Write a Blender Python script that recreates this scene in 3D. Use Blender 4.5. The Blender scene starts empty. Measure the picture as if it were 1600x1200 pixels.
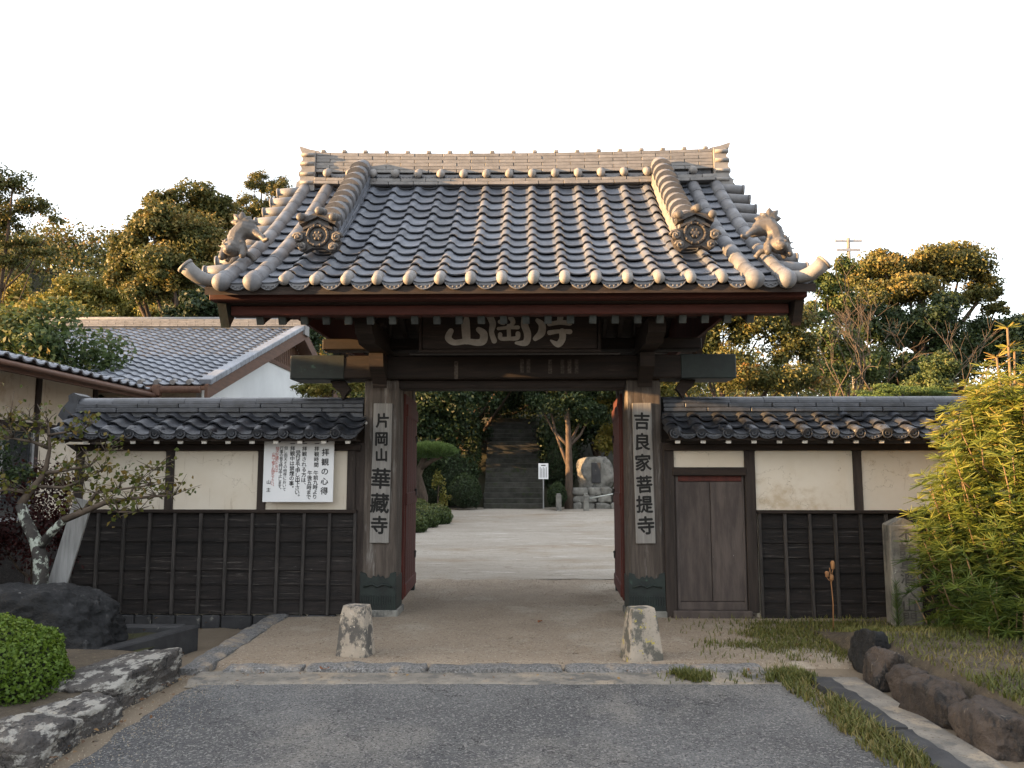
import bpy, bmesh, math, random
import numpy as np
from mathutils import Vector, Matrix, noise
R = math.radians
rnd = random.Random(11)
rng = np.random.default_rng(11)
SC = bpy.context.scene
COL = SC.collection

# ------------------------------------------------------------------ camera, sky, sun, exposure
F, HZ, CD, CH = 1250.0, 738.0, 8.6, 1.5
TH = math.atan((HZ - 600) / F)
cam = bpy.data.cameras.new('camera')
cam.lens = F * 36 / 1600
cam.sensor_width = 36
cam.clip_start = 0.05
cam.clip_end = 6000
camo = bpy.data.objects.new('camera', cam)
COL.objects.link(camo)
camo.location = (0, -CD, CH)
camo.rotation_euler = (R(90) + TH, 0, 0)
SC.camera = camo

SUN_AZ, SUN_EL = 10.0, 8.0        # degrees in front of the left-hand side, degrees above the horizon
sdir = Vector((-math.cos(R(SUN_AZ)) * math.cos(R(SUN_EL)), -math.sin(R(SUN_AZ)) * math.cos(R(SUN_EL)), math.sin(R(SUN_EL))))
world = bpy.data.worlds.new('World')
SC.world = world
world.use_nodes = True
wn = world.node_tree
wn.nodes.clear()
sky = wn.nodes.new('ShaderNodeTexSky')
sky.sky_type = 'NISHITA'
sky.sun_disc = False
sky.sun_elevation = R(SUN_EL)
sky.sun_rotation = math.atan2(sdir.x, sdir.y)
sky.air_density = 1.0
sky.dust_density = 3.0
sky.ozone_density = 1.0
bg = wn.nodes.new('ShaderNodeBackground')
bg.inputs['Strength'].default_value = 0.15
wo = wn.nodes.new('ShaderNodeOutputWorld')
hz = wn.nodes.new('ShaderNodeMix')          # thin bright evening haze over the whole sky
hz.data_type = 'RGBA'
hz.inputs[0].default_value = 0.72
hz.inputs[7].default_value = (2.30, 2.31, 2.38, 1)
wn.links.new(sky.outputs[0], hz.inputs[6])
wn.links.new(hz.outputs[2], bg.inputs['Color'])
wn.links.new(bg.outputs[0], wo.inputs['Surface'])
sun = bpy.data.lights.new('sun', 'SUN')
sun.energy = 4.0
sun.angle = R(0.6)
sun.color = (1.0, 0.58, 0.25)
suno = bpy.data.objects.new('sun', sun)
COL.objects.link(suno)
suno.rotation_euler = sdir.to_track_quat('Z', 'Y').to_euler()
suno.location = (-20, -10, 12)
SC.view_settings.view_transform = 'Standard'
SC.view_settings.look = 'None'
SC.view_settings.gamma = 1.0
SC.view_settings.exposure = 2.7
SC.view_settings.use_curve_mapping = False

def P(px, py, Y):
    """world point on the vertical plane y = Y seen at a position of the photograph"""
    u, v = (px - 800) / F, (600 - py) / F
    c, s = math.cos(TH), math.sin(TH)
    k = (Y + CD) / (c - s * v)
    return Vector((u * k, Y, CH + (s + c * v) * k))

def G(px, py, z=0.0):
    u, v = (px - 800) / F, (600 - py) / F
    c, s = math.cos(TH), math.sin(TH)
    k = (z - CH) / (s + c * v)
    return Vector((u * k, -CD + (c - s * v) * k, z))

# ------------------------------------------------------------------ mesh helpers
class MB:
    def __init__(s):
        s.v, s.f, s.sm = [], [], []
    def add(s, vs, fs, smooth=False):
        n = len(s.v)
        s.v += [tuple(p) for p in vs]
        s.f += [tuple(i + n for i in f) for f in fs]
        s.sm += [smooth] * len(fs)
        return s
    def box(s, x0, x1, y0, y1, z0, z1, c=0.0, m=None):
        if c <= 0:
            vs = [(x, y, z) for z in (z0, z1) for y in (y0, y1) for x in (x0, x1)]
            fs = [(0, 2, 3, 1), (4, 5, 7, 6), (0, 1, 5, 4), (2, 6, 7, 3), (0, 4, 6, 2), (1, 3, 7, 5)]
        else:
            X, Y, Z = (x0, x1), (y0, y1), (z0, z1)
            vs, ix = [], {}
            for i in (0, 1):
                for j in (0, 1):
                    for k in (0, 1):
                        for a in range(3):
                            p = [X[i], Y[j], Z[k]]
                            for b, q in enumerate((i, j, k)):
                                if b != a:
                                    p[b] += c if q == 0 else -c
                            ix[i, j, k, a] = len(vs)
                            vs.append(tuple(p))
            fs = []
            for a in range(3):
                b, d = (a + 1) % 3, (a + 2) % 3
                for e in (0, 1):
                    q = []
                    for (m1, m2) in ((0, 0), (1, 0), (1, 1), (0, 1)):
                        t = [0, 0, 0]; t[a] = e; t[b] = m1; t[d] = m2
                        q.append(ix[t[0], t[1], t[2], a])
                    fs.append(tuple(q if e else q[::-1]))
                for m1 in (0, 1):           # edges along axis a
                    for m2 in (0, 1):
                        t0 = [0, 0, 0]; t0[b] = m1; t0[d] = m2
                        t1 = list(t0); t1[a] = 1
                        q = [ix[(*t0, b)], ix[(*t1, b)], ix[(*t1, d)], ix[(*t0, d)]]
                        fs.append(tuple(q if (m1 == m2) else q[::-1]))
            for i in (0, 1):
                for j in (0, 1):
                    for k in (0, 1):
                        q = [ix[i, j, k, 0], ix[i, j, k, 1], ix[i, j, k, 2]]
                        fs.append(tuple(q if (i + j + k) % 2 else q[::-1]))
        if m is not None:
            vs = [m @ Vector(v) for v in vs]
        return s.add(vs, fs)
    def beam(s, p, q, w, h, c=0.0, up=(0, 0, 1)):
        p, q = Vector(p), Vector(q)
        d = q - p
        L = d.length
        d.normalize()
        sx = d.cross(Vector(up)).normalized()
        u = sx.cross(d)
        m = Matrix((sx, d, u)).transposed().to_4x4()
        m.translation = p
        return s.box(-w / 2, w / 2, 0, L, -h / 2, h / 2, c, m)
    def tube(s, pts, rad, n=8, cap=True, smooth=True):
        pts = [Vector(p) for p in pts]
        if not isinstance(rad, (list, tuple)):
            rad = [rad] * len(pts)
        vs, fs = [], []
        ref = None
        for i, p in enumerate(pts):
            d = (pts[min(i + 1, len(pts) - 1)] - pts[max(i - 1, 0)])
            d = d.normalized() if d.length > 1e-9 else Vector((0, 0, 1))
            if ref is None:
                ref = d.orthogonal().normalized()
            a = (ref - d * ref.dot(d))
            a = a.normalized() if a.length > 1e-6 else d.orthogonal().normalized()
            ref = a
            b = d.cross(a)
            for k in range(n):
                t = 2 * math.pi * k / n
                vs.append(p + (a * math.cos(t) + b * math.sin(t)) * rad[i])
        for i in range(len(pts) - 1):
            for k in range(n):
                k2 = (k + 1) % n
                fs.append((i * n + k, i * n + k2, (i + 1) * n + k2, (i + 1) * n + k))
        s.add(vs, fs, smooth)
        if cap:
            m = len(s.v) - len(vs)
            s.f += [tuple(m + k for k in range(n))[::-1], tuple(m + (len(pts) - 1) * n + k for k in range(n))]
            s.sm += [False, False]
        return s
    def sphere(s, c, r, n=12, m=8, rot=None):
        if not isinstance(r, (list, tuple)):
            r = (r, r, r)
        vs = [(0, 0, 1)]
        for i in range(1, m):
            t = math.pi * i / m
            for k in range(n):
                a = 2 * math.pi * k / n
                vs.append((math.sin(t) * math.cos(a), math.sin(t) * math.sin(a), math.cos(t)))
        vs.append((0, 0, -1))
        fs = [(0, 1 + k, 1 + (k + 1) % n) for k in range(n)]
        for i in range(m - 2):
            for k in range(n):
                a, b = 1 + i * n + k, 1 + i * n + (k + 1) % n
                fs.append((a, a + n, b + n, b))
        L = len(vs) - 1
        fs += [(L, 1 + (m - 2) * n + (k + 1) % n, 1 + (m - 2) * n + k) for k in range(n)]
        out = []
        for v in vs:
            q = Vector((v[0] * r[0], v[1] * r[1], v[2] * r[2]))
            if rot is not None:
                q = rot @ q
            out.append(q + Vector(c))
        return s.add(out, fs, True)
    def prism(s, poly, f0, f1):
        """poly: 2D outline, f0/f1 map a 2D point to 3D on the two faces"""
        n = len(poly)
        vs = [f0(*p) for p in poly] + [f1(*p) for p in poly]
        fs = [tuple(range(n))[::-1], tuple(range(n, 2 * n))]
        fs += [(i, (i + 1) % n, n + (i + 1) % n, n + i) for i in range(n)]
        return s.add(vs, fs)
    def grid(s, fn, nu, nv, smooth=True):
        vs = [fn(i / nu, j / nv) for j in range(nv + 1) for i in range(nu + 1)]
        w = nu + 1
        fs = [(j * w + i, j * w + i + 1, (j + 1) * w + i + 1, (j + 1) * w + i) for j in range(nv) for i in range(nu)]
        return s.add(vs, fs, smooth)
    def torus(s, c, R1, r1, ax='y', n=16, m=6, a0=0, a1=2 * math.pi):
        pts = []
        for i in range(n + 1):
            t = a0 + (a1 - a0) * i / n
            u, v = R1 * math.cos(t), R1 * math.sin(t)
            o = {'y': (u, 0, v), 'z': (u, v, 0), 'x': (0, u, v)}[ax]
            pts.append(Vector(c) + Vector(o))
        return s.tube(pts, r1, m)
    def mesh(s, name, mat=None, fix=False):
        me = bpy.data.meshes.new(name)
        me.from_pydata(s.v, [], s.f)
        me.polygons.foreach_set('use_smooth', s.sm)
        if mat is not None:
            me.materials.append(mat)
        if fix:
            bm = bmesh.new(); bm.from_mesh(me)
            bmesh.ops.recalc_face_normals(bm, faces=bm.faces)
            bm.to_mesh(me); bm.free()
        me.update()
        return me

def obj(name, me, parent=None, loc=(0, 0, 0), rot=(0, 0, 0), scale=None):
    o = bpy.data.objects.new(name, me)
    COL.objects.link(o)
    if parent is not None:
        o.parent = parent
    o.location = loc
    o.rotation_euler = rot
    if scale is not None:
        o.scale = scale
    return o

def part(name, mb, mat, parent, loc=(0, 0, 0), rot=(0, 0, 0), fix=True):
    return obj(name, mb.mesh(name, mat, fix), parent, loc, rot)

def tag(o, label, cat, group=None):
    o['label'] = label
    o['category'] = cat
    if group:
        o['group'] = group
    return o

def thing(name, label, cat, loc=(0, 0, 0), rotz=0.0, group=None):
    o = bpy.data.objects.new(name, None)
    o.empty_display_size = 0.2
    COL.objects.link(o)
    o.location = loc
    o.rotation_euler = (0, 0, rotz)
    return tag(o, label, cat, group)

def struct(name, mb, mat, fix=True, loc=(0, 0, 0)):
    o = obj(name, mb.mesh(name, mat, fix), None, loc)
    o['kind'] = 'structure'
    return o

def blob(name, adds, mat, voxel=0.012, smooth=2):
    """adds(mb) fills overlapping solids; they are fused into one continuous skin"""
    mb = MB()
    adds(mb)
    me = mb.mesh(name + '_raw', None, True)
    o = bpy.data.objects.new('tmp', me)
    COL.objects.link(o)
    m = o.modifiers.new('r', 'REMESH')
    m.mode = 'VOXEL'
    m.voxel_size = voxel
    m.use_smooth_shade = True
    if smooth:
        k = o.modifiers.new('s', 'SMOOTH')
        k.factor = 0.5
        k.iterations = smooth
    dg = bpy.context.evaluated_depsgraph_get()
    me2 = bpy.data.meshes.new_from_object(o.evaluated_get(dg))
    me2.name = name
    me2.materials.clear()
    me2.materials.append(mat)
    bpy.data.objects.remove(o)
    return me2

def fbm(p, o=4):
    return noise.fractal(Vector(p), 0.9, 2.0, o)

# ------------------------------------------------------------------ materials
def nodes_of(m):
    m.use_nodes = True
    nt = m.node_tree
    nt.nodes.clear()
    return nt

def mat(name, base, col2=None, rough=0.75, scale=6.0, stretch=(1, 1, 1), lo=0.3, hi=0.7, bump=0.25, bscale=60.0, bstretch=None,
        rand=0.12, layers=(), spec=0.35, bdist=0.01, metal=0.0, rvar=0.0):
    m = bpy.data.materials.new(name)
    nt = nodes_of(m)
    N, L = nt.nodes.new, nt.links.new
    tc = N('ShaderNodeTexCoord')
    oi = N('ShaderNodeObjectInfo')
    off = N('ShaderNodeVectorMath'); off.operation = 'SCALE'
    off.inputs[0].default_value = (37.0, 53.0, 71.0)
    L(oi.outputs['Random'], off.inputs['Scale'])
    ad = N('ShaderNodeVectorMath'); ad.operation = 'ADD'
    L(tc.outputs['Object'], ad.inputs[0]); L(off.outputs[0], ad.inputs[1])
    def nz(sc, st, det=5.0, ro=0.62):
        mp = N('ShaderNodeMapping')
        mp.inputs['Scale'].default_value = st
        L(ad.outputs[0], mp.inputs['Vector'])
        t = N('ShaderNodeTexNoise')
        t.inputs['Scale'].default_value = sc
        t.inputs['Detail'].default_value = det
        t.inputs['Roughness'].default_value = ro
        L(mp.outputs[0], t.inputs['Vector'])
        return t.outputs['Fac']
    def ramp(fac, a, b):
        r = N('ShaderNodeMapRange')
        r.inputs['From Min'].default_value = a
        r.inputs['From Max'].default_value = b
        r.interpolation_type = 'SMOOTHSTEP'
        L(fac, r.inputs['Value'])
        return r.outputs[0]
    def mix(fac, a, b):
        x = N('ShaderNodeMix'); x.data_type = 'RGBA'
        for k, s in ((0, fac), (6, a), (7, b)):
            if isinstance(s, (tuple, list)):
                x.inputs[k].default_value = (*s, 1)
            elif isinstance(s, float):
                x.inputs[k].default_value = s
            else:
                L(s, x.inputs[k])
        return x.outputs[2]
    if col2 is None:
        col2 = tuple(c * 0.7 for c in base)
    c = mix(ramp(nz(scale, stretch), lo, hi), base, col2)
    for ly in layers:
        lc, ls, l0, l1, lst = ly[:5]
        if len(ly) == 6:                       # hairline cracks where the noise crosses its middle value
            sb = N('ShaderNodeMath'); sb.operation = 'SUBTRACT'; sb.inputs[1].default_value = 0.5
            L(nz(ls, lst, 7.0, 0.6), sb.inputs[0])
            ab = N('ShaderNodeMath'); ab.operation = 'ABSOLUTE'
            L(sb.outputs[0], ab.inputs[0])
            c = mix(ramp(ab.outputs[0], l1, l0), c, lc)
            continue
        c = mix(ramp(nz(ls, lst, 6.0, 0.68), l0, l1), c, lc)
    if rand:
        hs = N('ShaderNodeHueSaturation')
        r = N('ShaderNodeMapRange')
        r.inputs['To Min'].default_value = 1 - rand
        r.inputs['To Max'].default_value = 1 + rand
        L(oi.outputs['Random'], r.inputs['Value'])
        L(r.outputs[0], hs.inputs['Value'])
        L(c, hs.inputs['Color'])
        c = hs.outputs[0]
    b = N('ShaderNodeBsdfPrincipled')
    L(c, b.inputs['Base Color'])
    b.inputs['Roughness'].default_value = rough
    b.inputs['Specular IOR Level'].default_value = spec
    b.inputs['Metallic'].default_value = metal
    if rvar:
        rr = N('ShaderNodeMapRange')
        rr.inputs['To Min'].default_value = rough - rvar
        rr.inputs['To Max'].default_value = min(1.0, rough + rvar)
        L(nz(scale * 1.7, stretch), rr.inputs['Value'])
        L(rr.outputs[0], b.inputs['Roughness'])
    if bump:
        bp = N('ShaderNodeBump')
        bp.inputs['Strength'].default_value = bump
        bp.inputs['Distance'].default_value = bdist
        L(nz(bscale, bstretch or stretch, 4.0, 0.7), bp.inputs['Height'])
        L(bp.outputs[0], b.inputs['Normal'])
    o = N('ShaderNodeOutputMaterial')
    L(b.outputs[0], o.inputs[0])
    return m

def leafmat(name, cols, trans=0.3, rough=0.55, spec=0.3):
    """cols: colour stops driven by the per-leaf value 'v'"""
    m = bpy.data.materials.new(name)
    nt = nodes_of(m)
    N, L = nt.nodes.new, nt.links.new
    at = N('ShaderNodeAttribute'); at.attribute_name = 'v'
    cr = N('ShaderNodeValToRGB')
    el = cr.color_ramp.elements
    while len(el) < len(cols):
        el.new(0.5)
    for i, (p, c) in enumerate(cols):
        el[i].position = p
        el[i].color = (*c, 1)
    L(at.outputs['Fac'], cr.inputs[0])
    b = N('ShaderNodeBsdfPrincipled')
    b.inputs['Roughness'].default_value = rough
    b.inputs['Specular IOR Level'].default_value = spec
    L(cr.outputs[0], b.inputs['Base Color'])
    t = N('ShaderNodeBsdfTranslucent')
    L(cr.outputs[0], t.inputs['Color'])
    mx = N('ShaderNodeMixShader'); mx.inputs[0].default_value = trans
    L(b.outputs[0], mx.inputs[1]); L(t.outputs[0], mx.inputs[2])
    o = N('ShaderNodeOutputMaterial')
    L(mx.outputs[0], o.inputs[0])
    return m

I3 = (1, 1, 1)
TILE = mat('smoked_roof_tile', (0.122, 0.134, 0.158), (0.078, 0.086, 0.104), 0.42, 9, I3, bump=0.3, bscale=70, rand=0.26, spec=0.4, rvar=0.14,
           layers=[((0.19, 0.19, 0.19), 14, 0.60, 0.72, I3), ((0.045, 0.045, 0.047), 26, 0.64, 0.74, I3)])
TILE_PALE = mat('pale_ridge_tile', (0.215, 0.208, 0.203), (0.145, 0.142, 0.14), 0.6, 7, I3, bump=0.25, bscale=80, rand=0.10,
                layers=[((0.14, 0.13, 0.12), 22, 0.64, 0.76, I3)])
TILE_ROLL = mat('round_roof_tile', (0.150, 0.153, 0.163), (0.100, 0.102, 0.110), 0.55, 8, I3, bump=0.25, bscale=80, rand=0.10,
                layers=[((0.13, 0.12, 0.11), 13, 0.62, 0.74, I3), ((0.36, 0.34, 0.28), 30, 0.68, 0.76, I3)])
TILE_LION = mat('weathered_lion_tile', (0.10, 0.092, 0.085), (0.05, 0.047, 0.045), 0.5, 9, I3, bump=0.3, bscale=60,
                layers=[((0.30, 0.285, 0.26), 12, 0.60, 0.72, I3)])
TILE_ORN = mat('dark_ornament_tile', (0.060, 0.054, 0.050), (0.028, 0.026, 0.025), 0.55, 18, I3, bump=0.3, bscale=70,
               layers=[((0.15, 0.135, 0.115), 20, 0.60, 0.72, I3)])
TILE_BLK = mat('black_wall_tile', (0.050, 0.055, 0.066), (0.022, 0.024, 0.029), 0.42, 10, I3, bump=0.3, bscale=80, rand=0.3, spec=0.45, rvar=0.12,
               layers=[((0.15, 0.145, 0.135), 11, 0.62, 0.75, I3), ((0.17, 0.12, 0.07), 17, 0.68, 0.8, I3)])
TILE_HSE = mat('house_roof_tile', (0.165, 0.18, 0.21), (0.12, 0.132, 0.155), 0.45, 8, I3, bump=0.15, bscale=60, rand=0.2, spec=0.5)
WOOD_GREY_V = mat('weathered_grey_timber', (0.088, 0.072, 0.060), (0.044, 0.035, 0.029), 0.85, 7, (5, 5, 0.35), bump=0.5, bscale=26, bstretch=(5, 5, 0.22),
                  layers=[((0.16, 0.148, 0.135), 5, 0.52, 0.72, (3, 3, 0.4)), ((0.03, 0.024, 0.02), 10, 0.64, 0.74, (6, 6, 0.25))])
WOOD_DARK_X = mat('dark_brown_beam_timber', (0.024, 0.015, 0.011), (0.012, 0.008, 0.006), 0.8, 5, (0.4, 5, 5), bump=0.4, bscale=24, bstretch=(0.3, 6, 6),
                  layers=[((0.055, 0.038, 0.028), 6, 0.58, 0.74, (0.4, 5, 5))])
WOOD_DARK_V = mat('dark_brown_post_timber', (0.040, 0.030, 0.025), (0.020, 0.015, 0.013), 0.85, 6, (5, 5, 0.4), bump=0.4, bscale=24, bstretch=(5, 5, 0.3),
                  layers=[((0.12, 0.10, 0.085), 7, 0.62, 0.76, (5, 5, 0.4))])
WOOD_RED_X = mat('iron_red_eave_timber', (0.075, 0.018, 0.012), (0.045, 0.012, 0.008), 0.75, 4, (0.5, 5, 5), bump=0.3, bscale=24, bstretch=(0.3, 6, 6),
                 layers=[((0.06, 0.02, 0.014), 9, 0.6, 0.74, (0.4, 5, 5))])
WOOD_RED_V = mat('faded_red_door_timber', (0.085, 0.020, 0.014), (0.05, 0.014, 0.011), 0.8, 5, (5, 5, 0.35), bump=0.4, bscale=24, bstretch=(5, 5, 0.25),
                 layers=[((0.14, 0.11, 0.095), 7, 0.64, 0.78, (6, 6, 0.3))])
WOOD_SIGN = mat('silvered_sign_board', (0.215, 0.205, 0.19), (0.145, 0.137, 0.126), 0.85, 6, (6, 6, 0.3), bump=0.35, bscale=24, bstretch=(7, 7, 0.2))
WOOD_DOOR = mat('grey_plank_door_timber', (0.082, 0.066, 0.058), (0.045, 0.036, 0.033), 0.85, 3.2, (4, 4, 0.7), bump=0.45, bscale=18, bstretch=(6, 6, 0.4),
                layers=[((0.25, 0.235, 0.22), 16, 0.69, 0.74, (3, 3, 0.8))])
WOOD_BLACK = mat('charred_black_plank', (0.016, 0.0125, 0.011), (0.006, 0.005, 0.005), 0.85, 5, (0.5, 4, 6), bump=0.6, bscale=22, bstretch=(0.4, 5, 7), rand=0.3,
                 layers=[((0.07, 0.062, 0.055), 7, 0.57, 0.70, (0.3, 4, 8)), ((0.24, 0.22, 0.20), 12, 0.69, 0.74, (0.3, 5, 9))])
WOOD_BATTEN = mat('weathered_batten', (0.05, 0.044, 0.04), (0.02, 0.018, 0.017), 0.85, 7, (6, 6, 0.5), bump=0.5, bscale=24, bstretch=(6, 6, 0.3), rand=0.25)
WOOD_GREYX = mat('pale_grey_plank', (0.27, 0.27, 0.265), (0.17, 0.17, 0.168), 0.85, 6, (6, 6, 0.4), bump=0.4, bscale=22, bstretch=(6, 6, 0.3))
WOOD_BROWN = mat('brown_house_timber', (0.115, 0.060, 0.038), (0.07, 0.038, 0.026), 0.75, 5, (4, 0.6, 4), bump=0.2, bscale=24)
COPPER = mat('dark_green_copper', (0.014, 0.022, 0.019), (0.008, 0.011, 0.0105), 0.6, 9, I3, bump=0.2, bscale=40,
             layers=[((0.06, 0.115, 0.085), 8, 0.62, 0.78, I3)])
COPPER_PALE = mat('patina_rafter_cap', (0.055, 0.06, 0.056), (0.025, 0.029, 0.028), 0.6, 14, I3, bump=0.2, bscale=40, rand=0.25)
PLASTER = mat('cream_plaster', (0.60, 0.545, 0.46), (0.55, 0.485, 0.39), 0.92, 1.6, I3, bump=0.12, bscale=120, rand=0.04,
              layers=[((0.44, 0.36, 0.26), 1.7, 0.54, 0.70, (1, 1, 1.2)), ((0.60, 0.545, 0.455), 2.6, 0.54, 0.68, I3), ((0.40, 0.33, 0.25), 6, 0.60, 0.72, (2.5, 2.5, .25)), ((0.30, 0.25, 0.19), 1.1, 0.0, 0.0022, I3, 1)])
PLASTER_W = mat('white_plaster', (0.56, 0.58, 0.59), (0.50, 0.52, 0.53), 0.9, 1.5, I3, bump=0.1, bscale=90, rand=0.0)
WHITE = mat('white_painted_wood', (0.62, 0.60, 0.56), (0.48, 0.46, 0.42), 0.7, 10, I3, bump=0.1, rand=0.1)
SIGNW = mat('white_enamel_sign', (0.66, 0.67, 0.68), (0.62, 0.63, 0.64), 0.45, 3, I3, bump=0.0, rand=0.0)
INK = mat('black_ink', (0.012, 0.012, 0.013), (0.02, 0.02, 0.02), 0.7, 20, I3, bump=0, rand=0)
INK_W = mat('weathered_black_ink', (0.008, 0.008, 0.0075), (0.022, 0.02, 0.018), 0.8, 22, I3, lo=0.5, hi=0.8, bump=0, rand=0)
INK_RED = mat('faded_red_ink', (0.40, 0.13, 0.11), (0.45, 0.18, 0.16), 0.7, 20, I3, bump=0, rand=0)
GOFUN = mat('white_shell_pigment', (0.33, 0.30, 0.26), (0.24, 0.215, 0.185), 0.85, 12, I3, bump=0.1, rand=0,
            layers=[((0.12, 0.09, 0.07), 34, 0.68, 0.76, I3)])
PAPER = mat('old_votive_paper', (0.085, 0.07, 0.058), (0.03, 0.022, 0.018), 0.9, 45, I3, bump=0, rand=0.3)
def m_bollard(n, dark, lich, l0):
    return mat(n, (0.36, 0.31, 0.25), (0.27, 0.235, 0.19), 0.9, 5, I3, bump=0.5, bscale=50, bdist=0.02, rand=0,
               layers=[(dark, 8, l0 - .03, l0 + 0.07, (1, 1, 0.8)), (lich, 14, 0.59, 0.64, I3), ((0.16, 0.14, 0.11), 30, 0.60, 0.68, I3)])
STONE_A = m_bollard('flaking_painted_stone', (0.085, 0.08, 0.073), (0.42, 0.37, 0.30), 0.49)
STONE_B = m_bollard('lichened_painted_stone', (0.10, 0.095, 0.08), (0.38, 0.32, 0.08), 0.48)
GRANITE = mat('grey_granite', (0.175, 0.172, 0.168), (0.085, 0.084, 0.083), 0.9, 55, I3, lo=0.42, hi=0.60, bump=0.8, bscale=70, bdist=0.02, rand=0.12,
              layers=[((0.27, 0.22, 0.165), 3.2, 0.50, 0.66, I3), ((0.34, 0.33, 0.32), 60, 0.58, 0.64, I3)])
STONE_OLD = mat('old_carved_stone', (0.20, 0.195, 0.175), (0.11, 0.107, 0.095), 0.9, 5, I3, bump=0.6, bscale=30, bdist=0.02,
                layers=[((0.07, 0.07, 0.066), 4, 0.53, 0.66, (1, 1, 0.6)), ((0.47, 0.46, 0.41), 9, 0.64, 0.72, I3)])
STONE_SHADED = mat('shade_dark_step_stone', (0.055, 0.052, 0.045), (0.024, 0.025, 0.019), 0.95, 3, I3, bump=0.6, bscale=25, bdist=0.02, rand=0.2,
                 layers=[((0.03, 0.04, 0.016), 4, 0.55, 0.70, I3)])  # steps near-black: shade under the canopy put into the stone colour
CONCRETE = mat('pale_concrete', (0.235, 0.21, 0.175), (0.135, 0.125, 0.11), 0.9, 6, I3, bump=0.3, bscale=70,
               layers=[((0.105, 0.10, 0.092), 5, 0.50, 0.62, I3), ((0.27, 0.225, 0.17), 3.5, 0.52, 0.64, I3), ((0.10, 0.08, 0.06), 50, 0.57, 0.64, I3)])
CONC_DARK = mat('dark_wet_concrete', (0.045, 0.045, 0.046), (0.025, 0.025, 0.027), 0.85, 5, I3, bump=0.4, bscale=60,
                layers=[((0.20, 0.19, 0.165), 9, 0.62, 0.74, I3)])
ROCK_DARK = mat('dark_garden_rock', (0.014, 0.0145, 0.0155), (0.006, 0.0063, 0.0072), 0.8, 3, I3, bump=0.7, bscale=14, bdist=0.04,
                layers=[((0.055, 0.055, 0.055), 6, 0.56, 0.72, (2, 2, 0.3)), ((0.20, 0.20, 0.19), 16, 0.68, 0.72, I3), ((0.004, 0.004, 0.004), 2.2, 0.0, 0.01, I3, 1)])
ROCK_EDGE = mat('lichened_edging_rock', (0.085, 0.076, 0.068), (0.04, 0.037, 0.036), 0.9, 5, I3, bump=0.9, bscale=16, bdist=0.05, rand=0.15,
                layers=[((0.012, 0.012, 0.012), 2.6, 0.0, 0.012, (1, 1, .6), 1), ((0.25, 0.24, 0.215), 9, 0.51, 0.58, (1, 0.6, 1.8)), ((0.03, 0.03, 0.032), 8, 0.60, 0.68, I3), ((0.26, 0.19, 0.11), 7, 0.66, 0.76, I3)])
ROCK_R = mat('brown_edging_rock', (0.075, 0.058, 0.047), (0.035, 0.028, 0.024), 0.9, 4, I3, bump=0.8, bscale=16, bdist=0.04, rand=0.2,
             layers=[((0.018, 0.0175, 0.018), 6, 0.50, 0.62, (1.8, 1.8, 0.4)), ((0.15, 0.125, 0.10), 12, 0.60, 0.70, (1.8, 1.8, .4))])
BARK = mat('brown_bark', (0.085, 0.062, 0.045), (0.045, 0.033, 0.025), 0.95, 9, (2, 2, 0.5), bump=0.8, bscale=22, bdist=0.03, rand=0.1)
BARK_L = mat('lichen_spotted_bark', (0.055, 0.05, 0.045), (0.03, 0.028, 0.026), 0.95, 9, I3, bump=0.8, bscale=28, bdist=0.02, rand=0,
             layers=[((0.33, 0.36, 0.31), 13, 0.50, 0.57, (1, 1, 0.8))])
TWIG = mat('grey_brown_twig', (0.125, 0.095, 0.07), (0.075, 0.058, 0.045), 0.95, 9, I3, bump=0, rand=0.15)
MOSS = mat('mossy_soil', (0.06, 0.065, 0.02), (0.05, 0.038, 0.026), 0.95, 9, I3, bump=0.9, bscale=50, bdist=0.03)
SOIL = mat('garden_soil', (0.10, 0.08, 0.055), (0.06, 0.047, 0.034), 0.95, 7, I3, bump=0.9, bscale=40, bdist=0.03,
           layers=[((0.19, 0.155, 0.10), 20, 0.58, 0.7, I3)])
METAL = mat('grey_metal', (0.30, 0.31, 0.32), (0.22, 0.22, 0.23), 0.45, 9, I3, bump=0, rand=0.1, metal=0.3)
DARKIRON = mat('dark_iron', (0.02, 0.02, 0.02), (0.035, 0.03, 0.026), 0.6, 20, I3, bump=0.1)
GLASS = mat('dark_window_glass', (0.02, 0.025, 0.03), (0.03, 0.035, 0.04), 0.08, 2, I3, bump=0, spec=0.6)
ASPH = mat('worn_asphalt', (0.160, 0.160, 0.160), (0.082, 0.083, 0.086), 0.9, 0.45, I3, lo=0.38, hi=0.60, bump=1.0, bscale=120, bdist=0.02, rand=0,
           layers=[((0.20, 0.19, 0.175), 1.1, 0.50, 0.72, (1, 0.6, 1)), ((0.27, 0.262, 0.25), 62, 0.53, 0.60, I3), ((0.035, 0.035, 0.037), 78, 0.54, 0.60, I3), ((0.42, 0.40, 0.36), 48, 0.65, 0.69, I3), ((0.03, 0.03, 0.03), 0.7, 0.0, 0.0035, I3, 1)])
SAND_B = mat('packed_brown_gravel', (0.275, 0.222, 0.165), (0.215, 0.168, 0.122), 0.95, 2.2, I3, bump=0.9, bscale=110, bdist=0.012, rand=0,
             layers=[((0.33, 0.285, 0.225), 1.1, 0.48, 0.66, I3), ((0.125, 0.092, 0.064), 42, 0.56, 0.63, I3), ((0.40, 0.36, 0.30), 55, 0.58, 0.64, I3), ((0.10, 0.07, 0.048), 9, 0.64, 0.70, I3)])
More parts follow.
